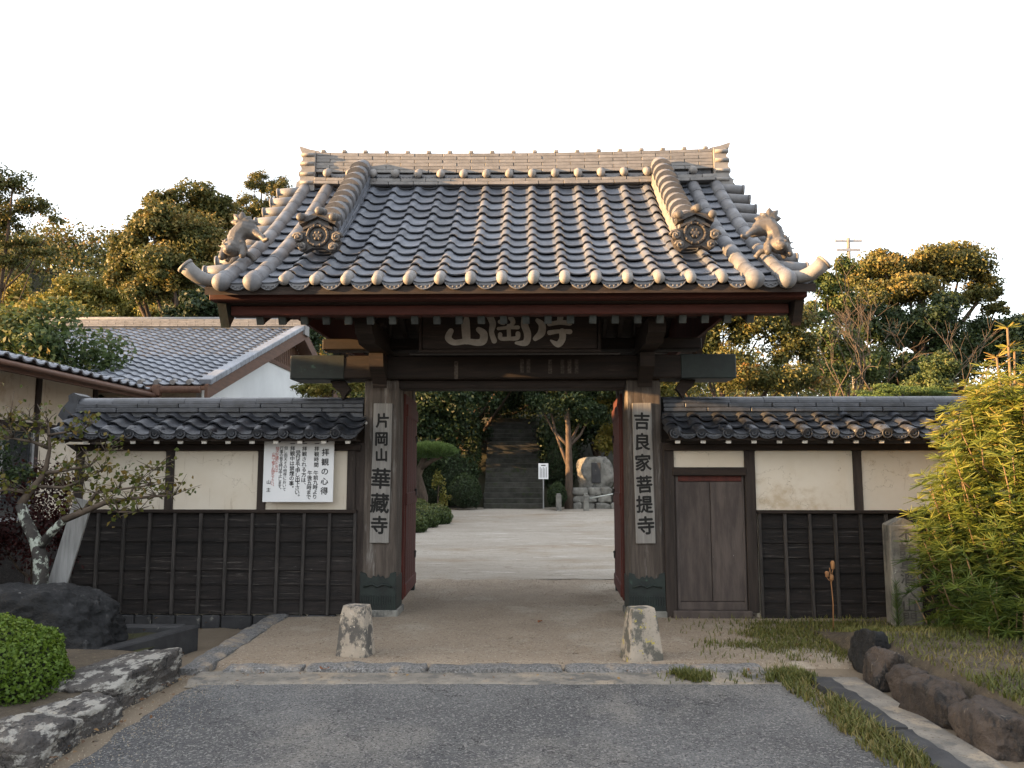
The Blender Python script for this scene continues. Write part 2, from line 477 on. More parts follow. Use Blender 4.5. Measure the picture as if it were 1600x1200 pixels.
SAND_W = mat('pale_courtyard_sand', (0.325, 0.295, 0.25), (0.245, 0.215, 0.175), 0.95, 0.5, (0.6, 1.6, 1), bump=0.6, bscale=60, bdist=0.02, rand=0,
             layers=[((0.22, 0.17, 0.115), 0.40, 0.49, 0.64, (0.5, 1.2, 1)), ((0.17, 0.135, 0.10), 9, 0.57, 0.66, (0.5, 1.6, 1)), ((0.40, 0.375, 0.335), 3, 0.55, 0.70, (0.4, 1.6, 1)), ((0.15, 0.12, 0.09), 30, 0.57, 0.65, I3)])
EARTH = mat('hill_earth', (0.032, 0.031, 0.016), (0.018, 0.019, 0.010), 0.95, 0.4, I3, bump=0.3, bscale=3)
GRND = mat('bare_ground', (0.22, 0.175, 0.125), (0.15, 0.12, 0.085), 0.95, 1.4, I3, bump=0.7, bscale=70, bdist=0.02, rand=0,
           layers=[((0.09, 0.07, 0.05), 12, 0.6, 0.72, I3)])
LEAF_EVG = leafmat('evergreen_leaf', [(0, (0.0237, 0.0448, 0.0158)), (0.5, (0.0592, 0.0896, 0.0263)), (0.85, (0.1120, 0.1252, 0.0343)), (1, (0.1713, 0.1318, 0.0395))])
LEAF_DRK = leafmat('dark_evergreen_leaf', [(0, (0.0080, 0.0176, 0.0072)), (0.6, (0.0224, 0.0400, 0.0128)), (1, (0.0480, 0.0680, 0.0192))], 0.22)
LEAF_AUT = leafmat('turning_leaf', [(0, (0.034, 0.046, 0.015)), (0.5, (0.080, 0.090, 0.025)), (0.85, (0.15, 0.120, 0.032)), (1, (0.19, 0.085, 0.025))], 0.3)
LEAF_SUNLIT = leafmat('sunlit_evergreen_leaf', [(0, (0.032, 0.048, 0.016)), (0.45, (0.085, 0.092, 0.026)), (0.8, (0.18, 0.145, 0.040)), (1, (0.25, 0.165, 0.045))], 0.3)  # brighter evergreen copy, the low sun's gold put into the leaf colour
LEAF_YEL = leafmat('yellow_green_leaf', [(0, (0.0688, 0.0875, 0.0200)), (0.6, (0.1625, 0.1500, 0.0312)), (1, (0.2875, 0.2125, 0.0438))], 0.35)
LEAF_BOX = leafmat('boxwood_leaf', [(0, (0.030, 0.062, 0.008)), (0.6, (0.080, 0.135, 0.013)), (1, (0.14, 0.19, 0.024))], 0.3)
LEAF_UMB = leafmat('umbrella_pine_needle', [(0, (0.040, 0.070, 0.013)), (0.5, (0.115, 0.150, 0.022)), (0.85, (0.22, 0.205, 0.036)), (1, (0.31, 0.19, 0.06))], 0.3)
LEAF_PINE = leafmat('pine_needle', [(0, (0.0455, 0.0845, 0.0234)), (1, (0.1300, 0.1820, 0.0455))], 0.25)
LEAF_RED = leafmat('red_maple_leaf', [(0, (0.0154, 0.0035, 0.0035)), (1, (0.0525, 0.0084, 0.0077))], 0.3)
LEAF_GRASS = leafmat('grass_blade', [(0, (0.0520, 0.0680, 0.0144)), (0.55, (0.1120, 0.1160, 0.0280)), (1, (0.2480, 0.1920, 0.0800))], 0.3)
LEAF_QUIN = leafmat('fading_fruit_leaf', [(0, (0.0382, 0.0638, 0.0127)), (0.5, (0.1105, 0.1105, 0.0170)), (1, (0.1700, 0.0935, 0.0255))], 0.35)
# ------------------------------------------------------------------ foliage helpers
def quads_mesh(name, V, v, m):
    """V: (N,4,3) corners, v: (N,) value per leaf"""
    n = len(V)
    me = bpy.data.meshes.new(name)
    me.vertices.add(4 * n)
    me.vertices.foreach_set('co', np.ascontiguousarray(V.reshape(-1), dtype=np.float32))
    me.loops.add(4 * n)
    me.loops.foreach_set('vertex_index', np.arange(4 * n, dtype=np.int32))
    me.polygons.add(n)
    me.polygons.foreach_set('loop_start', np.arange(0, 4 * n, 4, dtype=np.int32))
    at = me.attributes.new('v', 'FLOAT', 'POINT')
    at.data.foreach_set('value', np.repeat(np.clip(v, 0, 1), 4).astype(np.float32))
    me.materials.append(m)
    me.update(calc_edges=True)
    return me

def unit(a):
    return a / np.maximum(np.linalg.norm(a, axis=1, keepdims=True), 1e-9)

def leaves(name, pts, nrm, size, v, m, aspect=0.55, jit=0.7):
    n = len(pts)
    nn = unit(nrm + rng.normal(0, jit, (n, 3)))
    a = unit(np.cross(nn, rng.normal(0, 1, (n, 3))))
    b = np.cross(nn, a)
    s = (size * rng.uniform(0.65, 1.3, n))[:, None]
    fold = nn * s * 0.12
    V = np.stack([pts - a * s * 0.5, pts - b * s * 0.5 * aspect + fold, pts + a * s * 0.5, pts + b * s * 0.5 * aspect + fold], 1)
    return quads_mesh(name, V, v, m)

def crown_points(clumps, n, sub=16, subr=0.42, shell=(0.42, 1.12), low=-0.55):
    C = np.array([c[:3] for c in clumps], float)
    Rr = np.array([c[3:6] for c in clumps], float)
    w = (Rr.prod(1)) ** (2 / 3)
    w = w / w.sum()
    PT, NR, VV = [], [], []
    for c, r, q in zip(C, Rr, w):
        d = unit(rng.normal(0, 1, (sub * 3, 3)))
        d = d[d[:, 2] > low][:sub]
        cen = c + d * r * rng.uniform(0.30, 0.88, (len(d), 1))
        rad = subr * rng.uniform(0.55, 1.35, len(d))
        k = max(1, int(n * q / len(d)))
        val = rng.uniform(0, 1, len(d))
        for cc, rr, vv in zip(cen, rad, val):
            dd = unit(rng.normal(0, 1, (k, 3)) + np.array([0, 0, 0.25]))
            PT.append(cc + dd * (r * rr) * rng.uniform(*shell, (k, 1)))
            NR.append(dd)
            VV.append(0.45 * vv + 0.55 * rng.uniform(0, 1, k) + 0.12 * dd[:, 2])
    return np.concatenate(PT), np.concatenate(NR), np.concatenate(VV)

def limb_tubes(mb, base, top, r0, clumps, nl=1):
    base, top = Vector(base), Vector(top)
    mid = (base + top) / 2 + Vector((rnd.uniform(-.1, .1), rnd.uniform(-.1, .1), 0)) * (top - base).length * 0.4
    pts = []
    for i in range(7):
        t = i / 6
        pts.append(base * (1 - t) ** 2 + mid * 2 * t * (1 - t) + top * t * t)
    mb.tube(pts, [r0 * (1.15 - 0.75 * i / 6) for i in range(7)], 8)
    for c in clumps:
        e = Vector(c[:3])
        s = pts[rnd.choice((2, 3, 4))]
        m = (s + e) / 2 + Vector((0, 0, -0.12 * (e - s).length))
        mb.tube([s, s * .5 + m * .5, m, m * .4 + e * .6, e], [r0 * .5, r0 * .42, r0 * .34, r0 * .22, r0 * .08], 5)

def tree(name, label, cat, base, top, r0, clumps, n, size, m, group=None, sub=16, subr=0.42, aspect=0.55, low=-0.55, bark=None):
    t = thing(name, label, cat, base, 0, group)
    b = Vector(base)
    cl = [(c[0] - b.x, c[1] - b.y, c[2] - b.z, *c[3:]) for c in clumps]
    pts, nr, v = crown_points(cl, n, sub, subr, low=low)
    obj('crown', leaves('crown', pts, nr, size, v, m, aspect), t)
    mb = MB()
    limb_tubes(mb, (0, 0, -0.2), Vector(top) - b, r0, cl)
    part('trunk', mb, bark or BARK, t, fix=False)
    return t

# ------------------------------------------------------------------ terrain
def sm(a, b, x):
    t = min(1, max(0, (x - a) / (b - a)))
    return t * t * (3 - 2 * t)

def hill_h(x, y):
    back = 15.0 * sm(24.5, 75, y) * (1 - 0.55 * sm(-20, 45, x)) + 9.0 * sm(-12, -55, x) * sm(36, 80, y)
    left = 10.0 * sm(-42, -58, x) * sm(60, 25, y) * sm(-120, -70, y)  # unseen ridge added on the left to keep low sun off the foreground
    h = max(back, left)
    h += 0.5 * fbm((x * .06, y * .06, 0)) * min(1, h)
    return h - 0.2

mb = MB()
mb.grid(lambda u, v: (-3000 + 6000 * u, -3000 + 6000 * v, -0.22), 8, 8, False)
struct('ground', mb, GRND)
mb = MB()
def hf(u, v):
    x, y = -150 + 300 * u, -120 + 290 * v
    return (x, y, hill_h(x, y) - 0.05)
mb.grid(hf, 130, 120)
struct('hill', mb, EARTH)

def sheet(x0, x1, y0, y1, zf, nx, ny, amp=0.006, fr=1.7, edge=0.0):
    mb = MB()
    def f(u, v):
        x, y = x0 + (x1 - x0) * u, y0 + (y1 - y0) * v
        if edge and 0 < v < 1 and (u == 0 or u == 1):
            x += edge * fbm((x * 3, y * 3.1, 5))
        if edge and 0 < u < 1 and (v == 0 or v == 1):
            y += edge * fbm((x * 3, y * 3.1, 9))
        return (x, y, zf(x, y) + amp * fbm((x * fr, y * fr, 2)))
    mb.grid(f, nx, ny)
    return mb

def court_z(x, y):
    return 0.0 + 0.0207 * max(0, y - 3)
struct('courtyard', sheet(-9, 9, 2.9, 24.6, court_z, 60, 70, 0.012, 0.9, 0.10), SAND_W)
# packed gravel forecourt in front of and under the gate, a raised slab with a splayed edge towards the gutter
struct('forecourt', sheet(-2.46, 4.9, -2.12, 3.0, lambda x, y: -0.004 - (0.06 if y < -2.1 else 0), 74, 52, 0.007, 2.3), SAND_B)
mb = MB(); mb.box(-2.455, -2.35, -2.12, 0.3, -0.21, -0.03)
struct('forecourt_edge', mb, CONCRETE)
# driveway asphalt
struct('asphalt_driveway', sheet(-2.30, 2.02, -13.0, -2.45, lambda x, y: -0.018, 60, 90, 0.008, 1.2, 0.06), ASPH)
struct('dusty_verge', sheet(-3.1, 3.2, -13, -2.0, lambda x, y: -0.040, 40, 60, 0.006, 2.0), GRND)
struct('concrete_strip', sheet(-2.36, 2.1, -2.66, -2.28, lambda x, y: -0.012 - (0.02 if y < -2.63 else 0), 90, 10, 0.006, 3.0, 0.03), CONCRETE)
struct('concrete_gutter', sheet(2.34, 2.56, -13, -2.45, lambda x, y: -0.012, 4, 60, 0.006, 3.0), CONCRETE)

def rough_box(x0, x1, y0, y1, z0, z1, res=.05, amp=.008, seed=0.0):
    bm = bmesh.new()
    n = [max(1, int((b - a) / res)) for a, b in ((x0, x1), (y0, y1), (z0, z1))]
    mb = MB()
    def face(f, nu, nv):
        mb.grid(f, nu, nv, True)
    L = lambda a, b, t: a + (b - a) * t
    face(lambda u, v: (L(x0, x1, u), L(y0, y1, v), z1), n[0], n[1])
    face(lambda u, v: (L(x0, x1, u), y0, L(z0, z1, v)), n[0], n[2])
    face(lambda u, v: (L(x1, x0, u), y1, L(z0, z1, v)), n[0], n[2])
    face(lambda u, v: (x0, L(y1, y0, u), L(z0, z1, v)), n[1], n[2])
    face(lambda u, v: (x1, L(y0, y1, u), L(z0, z1, v)), n[1], n[2])
    c = Vector(((x0 + x1) / 2, (y0 + y1) / 2, (z0 + z1) / 2))
    h = Vector(((x1 - x0) / 2, (y1 - y0) / 2, (z1 - z0) / 2))
    out = []
    for v in mb.v:
        v = Vector(v)
        e = [abs(v[i] - c[i]) > h[i] - 1e-5 for i in range(3)]
        k = sum(e)
        w = v + Vector((fbm((v.x * 6 + seed, v.y * 6, v.z * 6)), fbm((v.x * 6, v.y * 6 + seed, v.z * 6 + 9)), fbm((v.x * 6, v.y * 6 + 4, v.z * 6 + seed)))) * amp
        if k >= 2:
            w = w.lerp(c + Vector([(v[i] - c[i]) * (1 - (.014 / h[i] if e[i] else 0)) for i in range(3)]) + (w - v), .8)
        out.append(tuple(w))
    mb.v = out
    return mb

# kerb stones
kb = thing('stone_kerb', 'row of rough grey granite kerb stones between forecourt gravel and asphalt', 'kerb', (0, -2.22, -0.02))
x = -2.22
for w in (0.62, 0.95, 1.05, 0.98, 0.55):
    mb = rough_box(0.004, w - 0.004, -0.105, 0.10, -0.12, 0.040 + rnd.uniform(-.006, .004), .035, .012, x * 7)
    part('kerb_stone', mb, GRANITE, kb, (x, 0, 0), (0, 0, rnd.uniform(-.008, .008)))
    x += w
kb2 = thing('splayed_kerb', 'grey concrete kerb running back beside the forecourt to the black plank wall', 'kerb', (-2.44, -2.3, -0.02))
for i in range(3):
    mb = rough_box(-0.12, 0.10, 0.004 + 0.8 * i, 0.796 + 0.8 * i, -0.19, 0.040, .04, .012, i * 5.0)
    part('kerb_stone', mb, GRANITE, kb2)
dk = thing('drain_kerb', 'long dark weathered concrete kerb between grass strip and gutter', 'kerb', (2.26, -2.5, 0))
for i in range(9):
    mb = rough_box(-0.085, 0.085, -1.2 * (i + 1) + 0.005, -1.2 * i - 0.005, -0.2, 0.015, .05, .014, i * 3.0)
    part('kerb_stone', mb, CONC_DARK, dk, (0, 0, 0), (0, 0, 0))
# gardens
struct('planting_bed', sheet(-7.5, -2.62, -9, -2.25, lambda x, y: 0.10 + 0.05 * sm(-2.7, -3.6, x), 40, 50, 0.03, 1.6), SOIL)
struct('mossy_bed', sheet(-4.9, -3.05, -2.25, -0.98, lambda x, y: 0.035, 24, 18, 0.03, 2.2), MOSS)
struct('lawn_bank', sheet(2.66, 8.5, -9, -0.35, lambda x, y: -0.12 + 0.14 * sm(2.72, 2.84, x) + 0.20 * sm(-0.7, -2.2, y) * sm(2.72, 2.9, x) + 0.05 * sm(3, 5, x), 72, 60, 0.03, 1.4), SOIL)
struct('gutter_bed', sheet(-6.5, -2.42, -2.3, 0.1, lambda x, y: -0.13, 40, 24, 0.02, 2.4), GRND)
# low concrete border of the mossy bed
lb = thing('low_bed_border', 'low dark concrete border around the mossy bed beside the big rock', 'border', (-2.95, -1.0, -0.15))
mb = MB(); mb.beam((0, 0, 0.12), (-0.42, -1.3, 0.12), 0.14, 0.25, 0.012)
part('border_block', mb, CONC_DARK, lb)
mb = MB(); mb.beam((-0.08, -0.01, 0.121), (-1.7, 0.02, 0.121), 0.13, 0.252, 0.012)
part('border_block', mb, CONC_DARK, lb)

# earth banks either side of the stairway
for sx, nm in ((-1, 'stair_bank'), (1, 'stair_bank')):
    mb = MB()
    def bk(u, v):
        x = .05 + sx * (1.02 + 5.5 * u); y = 18.2 + 9 * v
        z = .28 + max(0, y - 18.4) * .50 * (1 - .35 * u) - .1 + .12 * fbm((x, y, 0))
        return (x, y, z)
    mb.grid(bk, 20, 24)
    struct(nm, mb, EARTH)
# ------------------------------------------------------------------ the gate
YAW = R(-1.3)
gate = thing('temple_gate', 'large timber temple gate with sweeping grey tiled roof and open red doors', 'gate', (0, 0, 0), YAW)

def rf(s):
    return 3.14 + 0.55 * s + 0.067 * s * s
E0, RS = -1.67, 2.6            # eave position, run to the ridge
_tab = [(0.0, -0.03)]
_s, _a = -0.03, 0.0
while _s < RS + 0.1:
    s2 = _s + 0.01
    _a += math.hypot(0.01, rf(s2) - rf(_s))
    _s = s2
    _tab.append((_a, _s))
def s_at(a):
    for i in range(1, len(_tab)):
        if _tab[i][0] >= a:
            return _tab[i][1]
    return _tab[-1][1]
ARC = _tab[-1][0]
def slope_pt(a):
    s = s_at(a)
    return Vector((0, E0 + s, rf(s)))

# roof deck: closed slab following both slopes
mb = MB()
sl = [RS * i / 16 for i in range(17)]
prof = [(E0 + s, rf(s)) for s in sl] + [(0.93 + RS - s, rf(s)) for s in sl[::-1][1:]]
low = [(y, z - 0.07) for (y, z) in prof]
mb.prism(prof + low[::-1], lambda a, b: (-2.70, a, b), lambda a, b: (2.70, a, b))
roof = part('roof', mb, WOOD_DARK_X, gate)

W = 0.2766
X0 = -0.05
def tile_mesh(name, m, w=W, L=0.30, roll=0.068, rh=0.052, sag=0.014, th=0.017, tilt=0.046):
    us = [-roll, -roll * .8, -roll * .5, -roll * .2, roll * .1, roll * .4, roll * .7, roll * .95] + [roll + (w - roll - 0.03) * k / 6 for k in range(1, 7)]
    def h(x):
        if x < roll * .96:
            return rh * math.sqrt(max(0, 1 - (x / roll) ** 2)) - 0.004
        t = (x - roll) / (w - roll - 0.03)
        return -sag * math.sin(math.pi * min(1, t * 1.0)) + 0.012 * t * t
    n = len(us)
    vs, fs = [], []
    for (y, dz) in ((0, tilt), (L * .5, tilt * .5), (L, 0.0)):
        vs += [(x, y, h(x) + dz) for x in us]
    for y, dz in ((0, tilt), (L, 0.0)):
        vs += [(x, y + (0.004 if y == 0 else 0), h(x) + dz - th) for x in us]
    for j in range(2):
        fs += [(j * n + i, j * n + i + 1, (j + 1) * n + i + 1, (j + 1) * n + i) for i in range(n - 1)]
    mb = MB().add(vs, fs, True)
    mb.add(vs, [(3 * n + i, 3 * n + i + 1, i + 1, i) for i in range(n - 1)], False)
    mb.add(vs, [(3 * n + i, 4 * n + i, 4 * n + i + 1, 3 * n + i + 1) for i in range(n - 1)], True)
    mb.add(vs, [(0, 2 * n, 4 * n, 3 * n), (n - 1, 3 * n + n - 1, 4 * n + n - 1, 2 * n + n - 1)], False)
    return mb.mesh(name, m)

T_MAIN = tile_mesh('roof_tile', TILE, roll=.052, rh=.050, sag=.010, th=.014, tilt=.036)
ROWS = 14
EXP = (ARC - 0.14) / ROWS
for i in range(ROWS):
    a = 0.02 + i * EXP
    p = slope_pt(a)
    q = slope_pt(min(a + 0.28, ARC))
    al = math.atan2(q.z - p.z, q.y - p.y)
    for k in range(-9, 9):
        jx, jz = rnd.uniform(-.003, .003), rnd.uniform(-.003, .003)
        obj('roof_tile', T_MAIN, roof, (X0 + k * W + jx, p.y, p.z + 0.012 + jz), (al + rnd.uniform(-.012, .012), rnd.uniform(-.012, .012), rnd.uniform(-.014, .014)))
# rear slope, one wavy sheet
mb = MB()
def rear(u, v):
    s = RS * (1 - v)
    ph = (u * 20) % 1
    return (-2.7 + 5.4 * u, 0.93 + RS - s, rf(s) + 0.03 + 0.03 * math.cos(2 * math.pi * ph))
mb.grid(rear, 160, 14)
part('rear_roof_slope', mb, TILE, roof)

# eave balls, aprons
def apron_mesh(name, w, m, d=0.075, th=0.012):
    mb = MB()
    n = 10
    top = [(0.045 + (w - 0.09) * i / n, -0.006 * math.sin(math.pi * i / n)) for i in range(n + 1)]
    bot = [(x, z - d * math.sin(math.pi * i / n) ** 0.7 * 0.75 - 0.018) for i, (x, z) in enumerate(top)]
    mb.prism(top + bot[::-1], lambda a, b: (a, 0, b), lambda a, b: (a, th, b))
    rim = [((top[i][0]), -0.006, bot[i][1] + 0.006) for i in range(n + 1)]
    mb.tube(rim, 0.006, 5)
    rim2 = [((top[i][0]), -0.003, bot[i][1] * .5 + top[i][1] * .5) for i in range(1, n)]
    mb.tube(rim2, 0.005, 5)
    for i in range(2, n - 1, 2):
        mb.sphere((top[i][0], 0, bot[i][1] * .72 + .002), 0.012, 6, 4)
    return mb.mesh(name, m, True)
AP = apron_mesh('eave_apron', W, TILE_ROLL)
mb = MB(); mb.sphere((0, 0, 0), (0.05, 0.042, 0.05), 14, 9); mb.tube([(0, 0, 0), (0, 0.11, 0.06)], [0.046, 0.05], 12, True)
BALL = mb.mesh('eave_ball', TILE_PALE, True)
mb = MB(); mb.sphere((0, 0, 0), (0.083, 0.075, 0.083), 18, 11); mb.tube([(0, 0, 0), (0, 0.10, 0.058)], [0.078, 0.079], 16, True)
BIGBALL = mb.mesh('verge_ball', TILE_ROLL, True)
pe = slope_pt(0.02)
for k in range(-9, 10):
    x = X0 + k * W
    if k in (-9, -8, 8, 9):
        obj('verge_ball', BIGBALL, roof, (x, pe.y - 0.03, pe.z + 0.040), (0, 0, rnd.uniform(-.1, .1)))
    else:
        obj('eave_ball', BALL, roof, (x, pe.y - 0.012, pe.z + 0.062), (rnd.uniform(-.05, .05), 0, rnd.uniform(-.1, .1)))
    if k < 9:
        obj('eave_apron', AP, roof, (x, pe.y - 0.004, pe.z + 0.048))
# verge rolls
def roll_mesh(name, m, L, r0, r1, n=14):
    mb = MB()
    mb.tube([(0, 0, 0), (0, L * .94, 0)], [r0, r1], n)
    mb.tube([(0, -0.004, 0), (0, 0.014, 0)], [r0 * 1.015, r0 * 1.015], n)
    return mb.mesh(name, m, True)
NR = 11
ra = (ARC - 0.10) / NR
ROLLM = roll_mesh('verge_roll_tile', TILE_ROLL, ra * 1.07, 0.073, 0.0715)
for k in (-9, -8, 8, 9):
    for i in range(NR):
        a = 0.03 + i * ra
        p, q = slope_pt(a), slope_pt(min(ARC, a + ra))
        al = math.atan2(q.z - p.z, q.y - p.y)
        obj('verge_roll_tile', ROLLM, roof, (X0 + k * W, p.y, p.z + 0.052), (al + rnd.uniform(-.006, .006), 0, 0))
# cross rolls sticking out over the gable
mb = MB()
mb.tube([(0, 0, 0), (0.30, 0, -0.03)], [0.066, 0.069], 14)
mb.tube([(0.285, 0, -0.028), (0.305, 0, -0.031)], [0.076, 0.076], 14)
mb.torus((0.306, 0, -0.031), 0.045, 0.006, 'x', 12, 5)
CROSS = mb.mesh('gable_roll_tile', TILE_ROLL, True)
for sx in (-1, 1):
    xe = X0 + sx * 9 * W
    for i in range(9):
        a = 0.42 + i * 0.315
        p = slope_pt(a)
        obj('gable_roll_tile', CROSS, roof, (xe, p.y, p.z + 0.045), (0, 0, 0 if sx > 0 else math.pi))
    # upturned corner tile
    mb = MB()
    c0 = Vector((xe + sx * .04, -1.56, 3.235))
    pts = [c0, c0 + Vector((sx * .10, -.09, -.028)), c0 + Vector((sx * .17, -.13, -.006)), c0 + Vector((sx * .235, -.15, .04)), c0 + Vector((sx * .28, -.165, .085))]
    mb.tube(pts, [.055, .058, .062, .066, .07], 14)
    e = pts[-1]; d = (pts[-1] - pts[-2]).normalized()
    mb.tube([e - d * .01, e + d * .012], [.077, .077], 14)
    part('corner_horn_tile', mb, TILE_PALE, roof)
    mb = MB()
    n = 8
    tp = [(pts[0].x + (pts[3].x - pts[0].x) * i / n, pts[0].y - 0.10 * i / n - .05, 3.19 + .055 * (i / n) ** 2) for i in range(n + 1)]
    vs = tp + [(x, y + .012, z - .085 * (1 - .35 * i / n)) for i, (x, y, z) in enumerate(tp)]
    vs2 = [(x, y + .25, z) for (x, y, z) in vs]
    mb.add(vs + vs2, [(i, i + 1, n + 2 + i, n + 1 + i) for i in range(n)] + [(2 * n + 2 + i, 2 * n + 3 + i, 3 * n + 4 + i, 3 * n + 3 + i)[::-1] for i in range(n)]
           + [(i, 2 * n + 2 + i, 2 * n + 3 + i, i + 1) for i in range(n)] + [(n + 1 + i, n + 2 + i, 3 * n + 4 + i, 3 * n + 3 + i) for i in range(n)])
    part('corner_eave_tile', mb, TILE, roof)

# main ridge
RY = 0.93
def rz(x):
    return 0.0055 * x * x
def course(name, z, h, yf, n, offs, m, x0=-2.42, x1=2.42):
    w = (x1 - x0) / n
    mbb = MB(); mbb.box(0.003, w - 0.003, -yf, yf, 0.0015, h - 0.0015, 0.004)
    full = mbb.mesh(name, m)
    mbb = MB(); mbb.box(0.003, w * .5 - 0.003, -yf, yf, 0.0015, h - 0.0015, 0.004)
    half = mbb.mesh(name, m)
    if not offs:
        for i in range(n):
            xx = x0 + i * w
            obj(name, full, ridge, (xx, rnd.uniform(-.003, .003), z + rz(xx + w / 2)), (0, -0.011 * (xx + w / 2), 0))
    else:
        obj(name, half, ridge, (x0, 0, z + rz(x0)), (0, -0.011 * x0, 0))
        for i in range(n - 1):
            xx = x0 + (i + .5) * w
            obj(name, full, ridge, (xx, rnd.uniform(-.003, .003), z + rz(xx + w / 2)), (0, -0.011 * (xx + w / 2), 0))
        obj(name, half, ridge, (x1 - w / 2, 0, z + rz(x1)), (0, -0.011 * x1, 0))
mb = MB()
mb.grid(lambda u, v: (-2.40 + 4.8 * u, [-.11, -.11, .11, .11][round(v * 3)], [4.9, 5.36, 5.36, 4.9][round(v * 3)] + rz(-2.4 + 4.8 * u)), 12, 3, False)
ridge = part('main_ridge', mb, TILE_BLK, gate, (0, RY, 0))
course('ridge_tile', 4.945, 0.042, 0.225, 16, False, TILE_PALE)
course('ridge_tile', 4.987, 0.042, 0.215, 16, True, TILE_PALE)
for j in range(6):
    course('ridge_tile', 5.118 + j * 0.043, 0.043, 0.158 - 0.006 * j, 14, j % 2 == 1, TILE_PALE)
for k in range(-8, 9):
    x = X0 + k * W
    obj('ridge_ball', BALL, ridge, (x, -0.215, 5.080 + rz(x)))
    if k < 8:
        obj('ridge_apron', AP, ridge, (x, -0.20, 5.078 + rz(x)))
mb = MB()
mb.grid(lambda u, v: (-2.42 + 4.84 * u, .115 * math.cos(math.pi * v + math.pi), 5.374 + .03 * math.sin(math.pi * v) + rz(-2.42 + 4.84 * u)), 14, 8)
part('ridge_cap', mb, TILE_PALE, ridge)
for i in range(19):
    mb = MB(); mb.box(-.028, .028, -.125, .125, 0, .042, .01)
    x = -2.34 + 4.68 * i / 18
    part('ridge_clip', mb, TILE_PALE, ridge, (x, 0, 5.376 + rz(x)))
for sx in (-1, 1):
    # stepped ridge-end block in profile
    mb = MB()
    prf = [(0, 4.90), (.20, 4.90), (.225, 4.94), (.22, 5.0), (.185, 5.03), (.175, 5.06), (.195, 5.09), (.195, 5.13), (.165, 5.16), (.165, 5.19), (.185, 5.22), (.18, 5.26),
           (.15, 5.285), (.15, 5.31), (.17, 5.335), (.165, 5.37), (.12, 5.40), (0, 5.40)]
    mb.prism(prf, lambda a, b: (sx * (2.42 + a), -.19, b), lambda a, b: (sx * (2.42 + a), .19, b))
    for zz in (5.0, 5.11, 5.24, 5.35):
        mb.tube([(sx * 2.43, -.192, zz), (sx * 2.59, -.192, zz)], .024, 8)
    part('ridge_end_tile', mb, TILE_PALE, ridge)
    mb = MB()
    mb.prism([(-.02, 5.40), (.14, 5.41), (.22, 5.46), (.235, 5.52), (.10, 5.475), (-.02, 5.45)], lambda a, b: (sx * (2.42 + a), -.06, b), lambda a, b: (sx * (2.42 + a), .06, b))
    part('bird_perch_tile', mb, TILE_PALE, ridge)

# descending ridges with ornament tiles
def ornament(parent, loc, sx):
    """ogre tile with crest, curls and three round ends; faces the front"""
    mb = MB()
    out = [(-.20, -.13), (-.14, -.16), (-.06, -.12), (.06, -.12), (.14, -.16), (.20, -.13), (.235, -.05), (.20, .03), (.13, .07), (.10, .14), (0, .19), (-.10, .14), (-.13, .07), (-.20, .03), (-.235, -.05)]
    mb.prism([(a * .92, b) for a, b in out], lambda a, b: (a, -.02, b), lambda a, b: (a, .06, b))
    o = part('ornament_tile', mb, TILE_ORN, parent, loc)
    mb = MB(); mb.torus((0, -.03, 0), .098, .017, 'y', 20, 7)
    for i in range(10):
        t = 2 * math.pi * i / 10
        mb.sphere((.098 * math.cos(t), -.035, .098 * math.sin(t)), .018, 6, 4)
    part('crest_ring', mb, TILE_ORN, o)
    mb = MB(); mb.sphere((0, -.02, 0), (.05, .02, .05), 10, 6)
    for i in range(6):
        t = 2 * math.pi * i / 6
        mb.sphere((.034 * math.cos(t), -.03, .034 * math.sin(t)), (.02, .012, .02), 7, 4)
    part('crest', mb, TILE_ORN, o)
    for (cx, cz, r) in ((-.185, -.02, .052), (.185, -.02, .052), (-.15, -.115, .042), (.15, -.115, .042)):
        mb = MB()
        sg = 1 if cx > 0 else -1
        pts = [(cx + sg * r * (1 - t / 14) * math.cos(t * .85), -.03 - .002 * t, cz + r * (1 - t / 14) * math.sin(t * .85)) for t in range(13)]
        mb.tube(pts, [.018 - .0004 * t for t in range(13)], 6)
        mb.sphere((cx, -.04, cz), r * .42, 8, 6)
        part('curl', mb, TILE_LION, o)
    mb = MB()
    mb.prism([(-.17, .10), (0, .175), (.17, .10), (.18, .14), (0, .225), (-.18, .14)], lambda a, b: (a, -.06, b), lambda a, b: (a, .08, b))
    mb.prism([(-.14, .05), (0, .12), (.14, .05), (.14, .075), (0, .15), (-.14, .075)], lambda a, b: (a, -.045, b), lambda a, b: (a, .02, b))
    part('hood', mb, TILE_ORN, o)
    for cx, cz in ((-.155, .165), (0.02, .225), (.155, .165)):
        mb = MB(); mb.tube([(cx, -.09, cz), (cx, .10, cz + .05)], [.038, .036], 12); mb.sphere((cx, -.09, cz), (.040, .022, .040), 12, 6)
        part('round_end', mb, TILE_LION, o)
    return o
ang_mid = None
